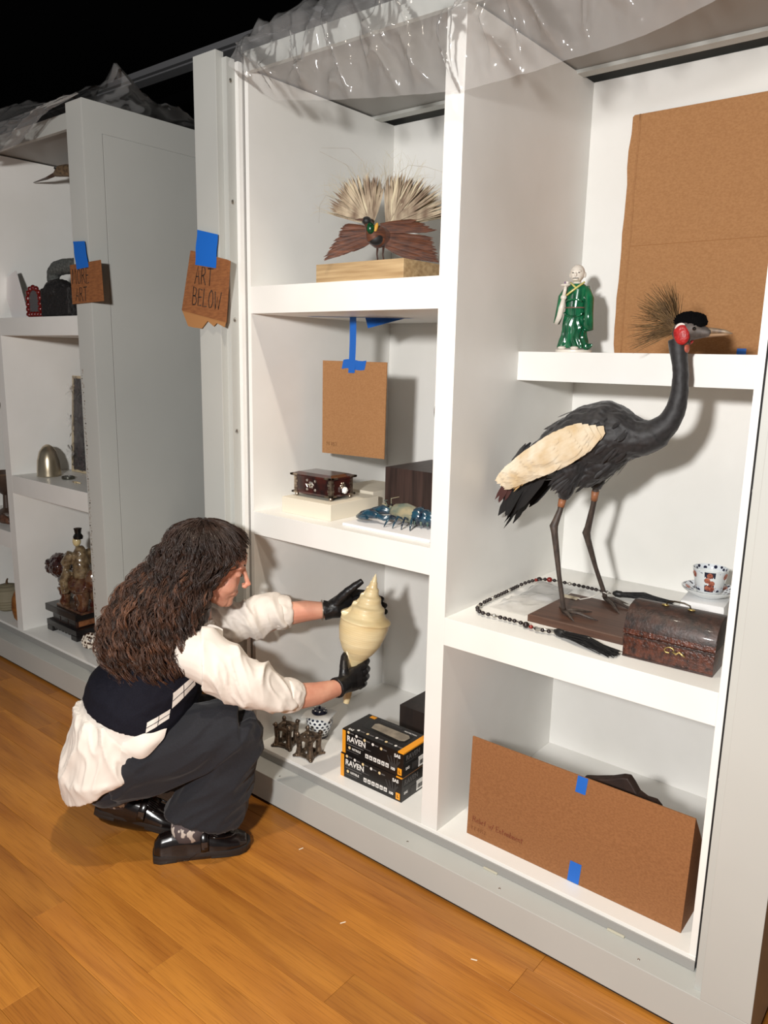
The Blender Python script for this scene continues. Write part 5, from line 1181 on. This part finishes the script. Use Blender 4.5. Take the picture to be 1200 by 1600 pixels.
# ---- knitted vest with argyle patches
NAVY = M('navy_knit', C(20, 20, 31), .85, C(15, 15, 24), (300, 300, 300), bump=.5, bs=(420, 420, 420), bdist=.0015, spec=.2)
def grow(r, k): return (r[0], r[1] * k, r[2] * k)
g = G(); g.loft([((-.168, .132, .432), Vector((.158, 0, -.05)), Vector((0, .194, 0))), ((-.16, .134, .462), Vector((.148, 0, -.074)), Vector((0, .194, 0)))] + [grow(torso[i], 1.075) for i in (4, 5)] + [((-.012, .15, .682), Uf * .085, Vector((0, .105, 0)))], 28)
vm = remesh(g, .0048, 3, .5, wrinkle(.0025, 8)); vest = link('vest', vm, NAVY, pe); vb = bvh_of(vm)
ARG = M('argyle_white', C(226, 220, 212), .85, bump=.4, bs=(420, 420, 420), bdist=.0012)
for cs_ in ([(-.064, .545), (-.006, .579), (-.002, .545), (-.069, .497)], [(-.137, .471), (-.073, .497), (-.078, .468), (-.142, .442)], [(-.02, .6), (.02, .63), (.024, .6), (-.0, .576)]):
    g = decal(vb, [(x, 0, z) for x, z in cs_], (0, 1, 0), 10, 8, .0022)
    pt = g.obj('argyle_patch', ARG, vest, smooth=180)
    c0, c1, c2, c3 = [Vector((x, 0, z)) for x, z in cs_]
    q = G()
    for A, B in ((c0.lerp(c3, .5), c1.lerp(c2, .5)), (c0.lerp(c1, .5), c3.lerp(c2, .5))):
        pts = []
        for k in range(9):
            p_ = A.lerp(B, k / 8); h = vb.ray_cast(p_ - Vector((0, .6, 0)), Vector((0, 1, 0)))
            if h[0]: pts.append(h[0] + h[1] * .003)
        if len(pts) > 2: q.tube(pts, .0008, 5)
    if q.v: q.obj('argyle_line', NAVY, pt, smooth=180)

# ---- trousers
TRO = M('charcoal_wool', C(23, 24, 32), .85, C(17, 18, 24), (260, 260, 260), bump=.3, bs=(600, 600, 600), bdist=.0008, sheen=.1)
g = G()
g.ell((-.225, .13, .285), (.11, .155, .11)); g.ell((-.252, .065, .25), (.085, .08, .085)); g.ell((-.252, .195, .25), (.085, .08, .085))
g.tube([(-.24, .05, .275), (-.16, .035, .305), (-.07, .018, .338), (.02, .006, .375), (.085, .0, .392), (.115, 0, .392)], [.09, .1, .098, .097, .09, .083], 24)
def leg_loft(rings): g.loft([((a, b, z), Vector((rx, 0, -tz)), Vector((0, ry, 0))) for a, b, z, rx, ry, tz in rings], 26)
leg_loft([(.105, 0, .425, .07, .066, 0), (.112, 0, .39, .083, .078, .0), (.1, 0, .34, .088, .08, .0), (.075, 0, .27, .093, .08, .0), (.045, 0, .2, .104, .08, .008), (.012, 0, .122, .115, .082, .024)])
g.tube([(-.24, .21, .275), (-.15, .225, .285), (-.06, .238, .3), (.02, .25, .31), (.055, .255, .305)], [.09, .095, .095, .088, .08], 22)
leg_loft([(.055, .255, .32, .07, .07, 0), (.04, .25, .28, .08, .074, .0), (-.03, .23, .21, .085, .075, .02), (-.13, .2, .15, .085, .07, .04)])
def tro_disp(p, n):
    wp = p + Vector((fn(p, 6, 31), fn(p, 6, 32), fn(p, 6, 33))) * .03
    q = Vector((wp.x * .55 - wp.z * .95, wp.y * .8, (wp.z * .55 + wp.x) * .22))
    return p + n * (.011 * rdg(q, 9, 3) + .005 * rdg(q, 21, 7) - .004)
link('trousers', remesh(g, .005, 2, .5, tro_disp), TRO, pe)

# ---- shoes and socks
LTH = M('black_leather', C(24, 17, 16), .2, C(16, 11, 11), (30, 30, 30), coat=.5)
SOLE = M('rubber_sole', C(34, 31, 30), .45, bump=.2, bs=(30, 30, 400))
def shoe(T):
    out = [(-.140, .012), (-.138, .026), (-.118, .036), (-.07, .036), (-.02, .037), (.03, .043), (.08, .048), (.115, .046), (.138, .034), (.150, .014)]
    poly = [(x, -y) for x, y in out] + [(x, y) for x, y in reversed(out)]
    g = G(); g.prism(poly, .026, None, .010); g.prism([(x, y) for x, y in poly if x < -.05] , .012, None, 0); g.prism([(x * .98, y * .95) for x, y in poly if x > .0], .012, None, .001)
    sole = g.mesh('sole', .002, 35); sole.transform(T); so = link('sole', sole, SOLE, None)
    g = G(); st_ = [(-.136, .024, .052), (-.118, .034, .078), (-.085, .036, .086), (-.04, .037, .086), (.0, .040, .083), (.04, .044, .074), (.08, .046, .062), (.115, .041, .053), (.138, .028, .042)]
    g.loft([((x, 0, .025), (0, w_, 0), (0, 0, h - .024)) for x, w_, h in st_], 24)
    me = remesh(g, .0035, 3, .5); me.transform(T); up_ = link('upper', me, LTH, None)
    parts = [so]
    g = G(); g.tube([(.128 * 0 + .045 + .06 * math.cos(a), .036 * math.sin(a), .066 - .012 * math.cos(a)) for a in [-1.9 + k * .38 for k in range(11)]], .0028, 8); parts.append(link('apron_seam', g.mesh('apron_seam', 0, 180), LTH, None))
    g = G(); g.tube([(.012, .045 * math.cos(a), .03 + .060 * math.sin(a)) for a in [k * pi / 14 for k in range(15)]], [(.0025, .012)] * 15, 8, upv=(0, 1, 0)); parts.append(link('strap', g.mesh('strap', 0, 180), LTH, None))
    g = G(); g.box(.002, .02, -.0465, -.043, .044, .062); parts.append(link('buckle', g.mesh('buckle', .001), M('shoe_buckle', C(90, 84, 80), .25, metal=.8), None))
    g = G()
    for k in range(9): 
        y = -.026 + .0065 * k; g.tube([(.0, y * .8, .088 - abs(y) * .2), (.025, y, .086 - abs(y) * .35), (.052, y * 1.1, .074 - abs(y) * .4)], [(.0018, .0028), (.0018, .0036), (.0012, .003)], 6, upv=(0, 0, 1))
    parts.append(link('fringe', g.mesh('fringe', 0, 180), LTH, None))
    for k, q in enumerate(parts):
        if k: q.data.transform(T)
        q.parent = up_
    up_.name = 'shoe'; up_.parent = pe; return up_
shoe(Matrix.Identity(4))
shoe(Matrix.Translation((-.06, .125, .003)) @ Matrix.Rotation(math.radians(-16), 4, 'Z') @ Matrix.Rotation(math.radians(13), 4, 'Y') @ Matrix.Translation((-.135, 0, 0)))
SOCK = M('patterned_sock', C(92, 84, 86), .9, C(214, 206, 196), (55, 55, 40), lo=.56, hi=.6, detail=1)
for pts in ([(-.03, 0, .06), (-.03, 0, .1), (-.02, 0, .15), (-.0, 0, .19)], [(-.24, .175, .09), (-.235, .178, .13), (-.2, .185, .17)]):
    g = G(); g.tube(pts, [(.056, .037), (.055, .037), (.054, .039), (.05, .041)][:len(pts)], 20, upv=(1, 0, 0)); g.obj('sock', SOCK, pe, smooth=180)

# ---- gloves
GLV = M('nitrile_black', C(20, 20, 22), .42, bump=.35, bs=(90, 90, 90), bdist=.002)
g = G()
g.tube([(.437, .1, .451), (.455, .112, .452), (.478, .135, .452), (.505, .155, .452), (.532, .163, .455)], [(.034, .034), (.029, .027), (.034, .025), (.042, .022), (.043, .019)], 20, upv=(0, 0, 1))
for k, (z, zz) in enumerate(((.490, .497), (.468, .470), (.445, .443), (.423, .418))):
    e = (.0, .003, .001, -.008)[k]
    g.tube([(.525, .162, z - .004), (.545 + e, .17, z), (.558 + e, .19, zz), (.553 + e, .214, zz), (.535 + e, .228, zz - .002), (.515, .230, zz - .003)], [.0115, .0118, .0112, .0105, .0098, .008], 12)
g.tube([(.468, .13, .47), (.47, .14, .492), (.474, .158, .512), (.48, .178, .524), (.486, .192, .527)], [.016, .0145, .012, .0108, .008], 12)
link('glove', remesh(g, .0024, 2, .5, wrinkle(.0012, 4, 2.2)), GLV, pe)
g = G()
g.tube([(.432, .285, .651), (.45, .281, .653), (.472, .278, .66), (.498, .283, .668), (.525, .292, .672)], [(.034, .034), (.029, .028), (.036, .026), (.042, .022), (.043, .018)], 20, upv=(0, 0, 1))
for k, (z, e) in enumerate(((.705, .0), (.682, .018), (.66, .022), (.638, .006))):
    g.tube([(.515, .291, z - .008), (.55, .302, z - .004), (.59, .301, z - .01), (.612 + e * .8, .284, z - .018), (.63 + e * .6, .262, z - .022)], [.0115, .0115, .0108, .010, .0078], 12)
g.tube([(.468, .272, .676), (.483, .262, .698), (.505, .252, .724), (.53, .246, .744), (.552, .243, .760)], [.017, .0155, .0135, .0118, .0085], 12)
link('glove', remesh(g, .0024, 2, .5, wrinkle(.0012, 4, 2.2)), GLV, pe)
g = G(); g.tube([(.424 + .002 * math.cos(a), .286 + .031 * math.cos(a), .6505 + .031 * math.sin(a)) for a in [k * pi / 12 for k in range(25)]], [(.0022, .006)] * 25, 8, upv=(1, 0, 0)); g.obj('bracelet', M('steel_bracelet', C(170, 160, 150), .3, metal=.8), pe, smooth=180)

# ---- hair: a soft body and many curled locks over it
HAIR = M('dark_curls', C(58, 40, 32), .45, C(40, 27, 22), (30, 30, 30), coat=.1)
HAIR2 = M('brown_curls', C(88, 58, 43), .45, C(60, 40, 30), (30, 30, 30), coat=.1)
HAIR3 = M('copper_curls', C(112, 74, 52), .45, C(80, 52, 38), (30, 30, 30), coat=.1)
HR = [((.035, .15, 1.006), .006, .006, 0), ((.042, .15, .994), .06, .056, .05), ((.05, .15, .962), .103, .094, .1), ((.048, .15, .91), .124, .108, .22), ((-.002, .15, .85), .112, .115, .25), ((-.045, .145, .785), .125, .13, .3), ((-.082, .137, .705), .145, .142, .35), ((-.112, .122, .635), .145, .145, .4), ((-.128, .112, .578), .135, .135, .4), ((-.132, .105, .54), .112, .112, .4)]
def hring(i): 
    c, ra, rb, t = HR[i]; return (Vector(c), Vector((math.cos(t), 0, -math.sin(t))) * ra, Vector((0, rb, 0)))
g = G(); g.loft([(c, U * .9, W * .9) for c, U, W in [hring(i) for i in range(len(HR))]], 26)
hm = remesh(g, .006, 3, .5, lambda p, n: p + n * (.008 * turb(p, 26, 5) - .004))
# keep the face clear
hb = link('hair', hm, HAIR, pe)
rr = random.Random(77)
HRT = [hring(i) for i in range(len(HR))]
def hpt(th, s):
    s = (s * 8 + 1) / 9 if s > .125 else s * 2 * 8 / 9
    x = s * (len(HR) - 1); i = max(0, min(int(x), len(HR) - 2)); f = x - i
    R4 = [HRT[max(0, min(len(HR) - 1, i + k))] for k in (-1, 0, 1, 2)]
    def cm(a, b, c_, d): return .5 * ((2 * b) + (c_ - a) * f + (2 * a - 5 * b + 4 * c_ - d) * f * f + (3 * b - a - 3 * c_ + d) * f ** 3)
    c, U, W = [cm(*[r_[k] for r_ in R4]) for k in range(3)]
    return c, U * math.cos(th) + W * math.sin(th)
def locks(count, seed, smin, smax, ampr, rad, nst=3):
    rr = random.Random(seed); g = G()
    for k in range(count):
        th = rr.uniform(-pi, pi); st = rr.uniform(*smin); en = rr.uniform(*smax)
        if abs(th) < 1.0: en = min(en, .14 + .13 * abs(th) + rr.uniform(-.02, .015))
        if en - st < .07: continue
        n = int(12 + 46 * (en - st)); amp = rr.uniform(*ampr); fq = rr.uniform(3.6, 6.2); ph = rr.uniform(0, 6.28); lift = rr.uniform(.9, 1.08); dr = rr.uniform(-.35, .35); r0 = rr.uniform(*rad)
        pts = []; rs = []
        for j in range(n + 1):
            u = j / n; s = st + (en - st) * u
            t2 = th + dr * (s - st) * (1 if abs(th) > .9 else .2)
            c, v = hpt(t2, s); nv = v.normalized(); tv = Vector((-.35, 0, -.93)); bv = nv.cross(tv).normalized()
            a = ph + fq * 2 * pi * (s - st) * 1.6; am = amp * min(1, .25 + u * 2.4 if s > .2 else .2 + u)
            wob = .03 * fn(Vector((th * 3, s * 9, seed)), 1, seed) * (1 if s > .25 else .3)
            pts.append(c + v * lift + nv * (am * math.cos(a) + wob) + bv * (am * math.sin(a)))
            rs.append((r0 * (1.15 - .75 * u ** 2), r0 * .6 * (1.15 - .75 * u ** 2)))
        g.tube(pts, rs, 4, cap=True)
        for m_ in range(nst - 1):
            o_ = Vector((rr.uniform(-1, 1), rr.uniform(-1, 1), rr.uniform(-1, 1))) * .0045; e_ = rr.uniform(.85, 1.1)
            g.tube([p_ + o_ + Vector((fn(p_, 60, m_), fn(p_, 60, m_ + 5), 0)) * .004 for p_ in pts[:max(6, int(len(pts) * min(1, e_)))]], [(a_ * .75, b_ * .75) for a_, b_ in rs[:max(6, int(len(pts) * min(1, e_)))]], 3, cap=False)
    return g
for args, mt in (((640, 1, (.03, .3), (.6, 1.0), (.007, .015), (.0009, .0019), 4), HAIR), ((430, 2, (.3, .62), (.78, 1.07), (.009, .018), (.0009, .0018), 4), HAIR2), ((300, 3, (.0, .12), (.2, .6), (.003, .007), (.0009, .002), 4), HAIR), ((240, 5, (.35, .7), (.8, 1.08), (.010, .019), (.0009, .0017), 4), HAIR3), ((320, 4, (.15, .6), (.6, 1.08), (.01, .022), (.0003, .0006), 1), HAIR2)):
    o = locks(*args).obj('curls', mt, hb, smooth=180); o['kind'] = 'stuff'

for o_ in bpy.data.objects:      # uncountable plumage and bristles
    if o_.name.split('.')[0] in ('body_feathers', 'back_plumes', 'breast_wisps', 'crown', 'pale_plumes', 'plume_fan', 'filament', 'wing_plumes', 'flight_feathers', 'tertial_feathers'): o_['kind'] = 'stuff'
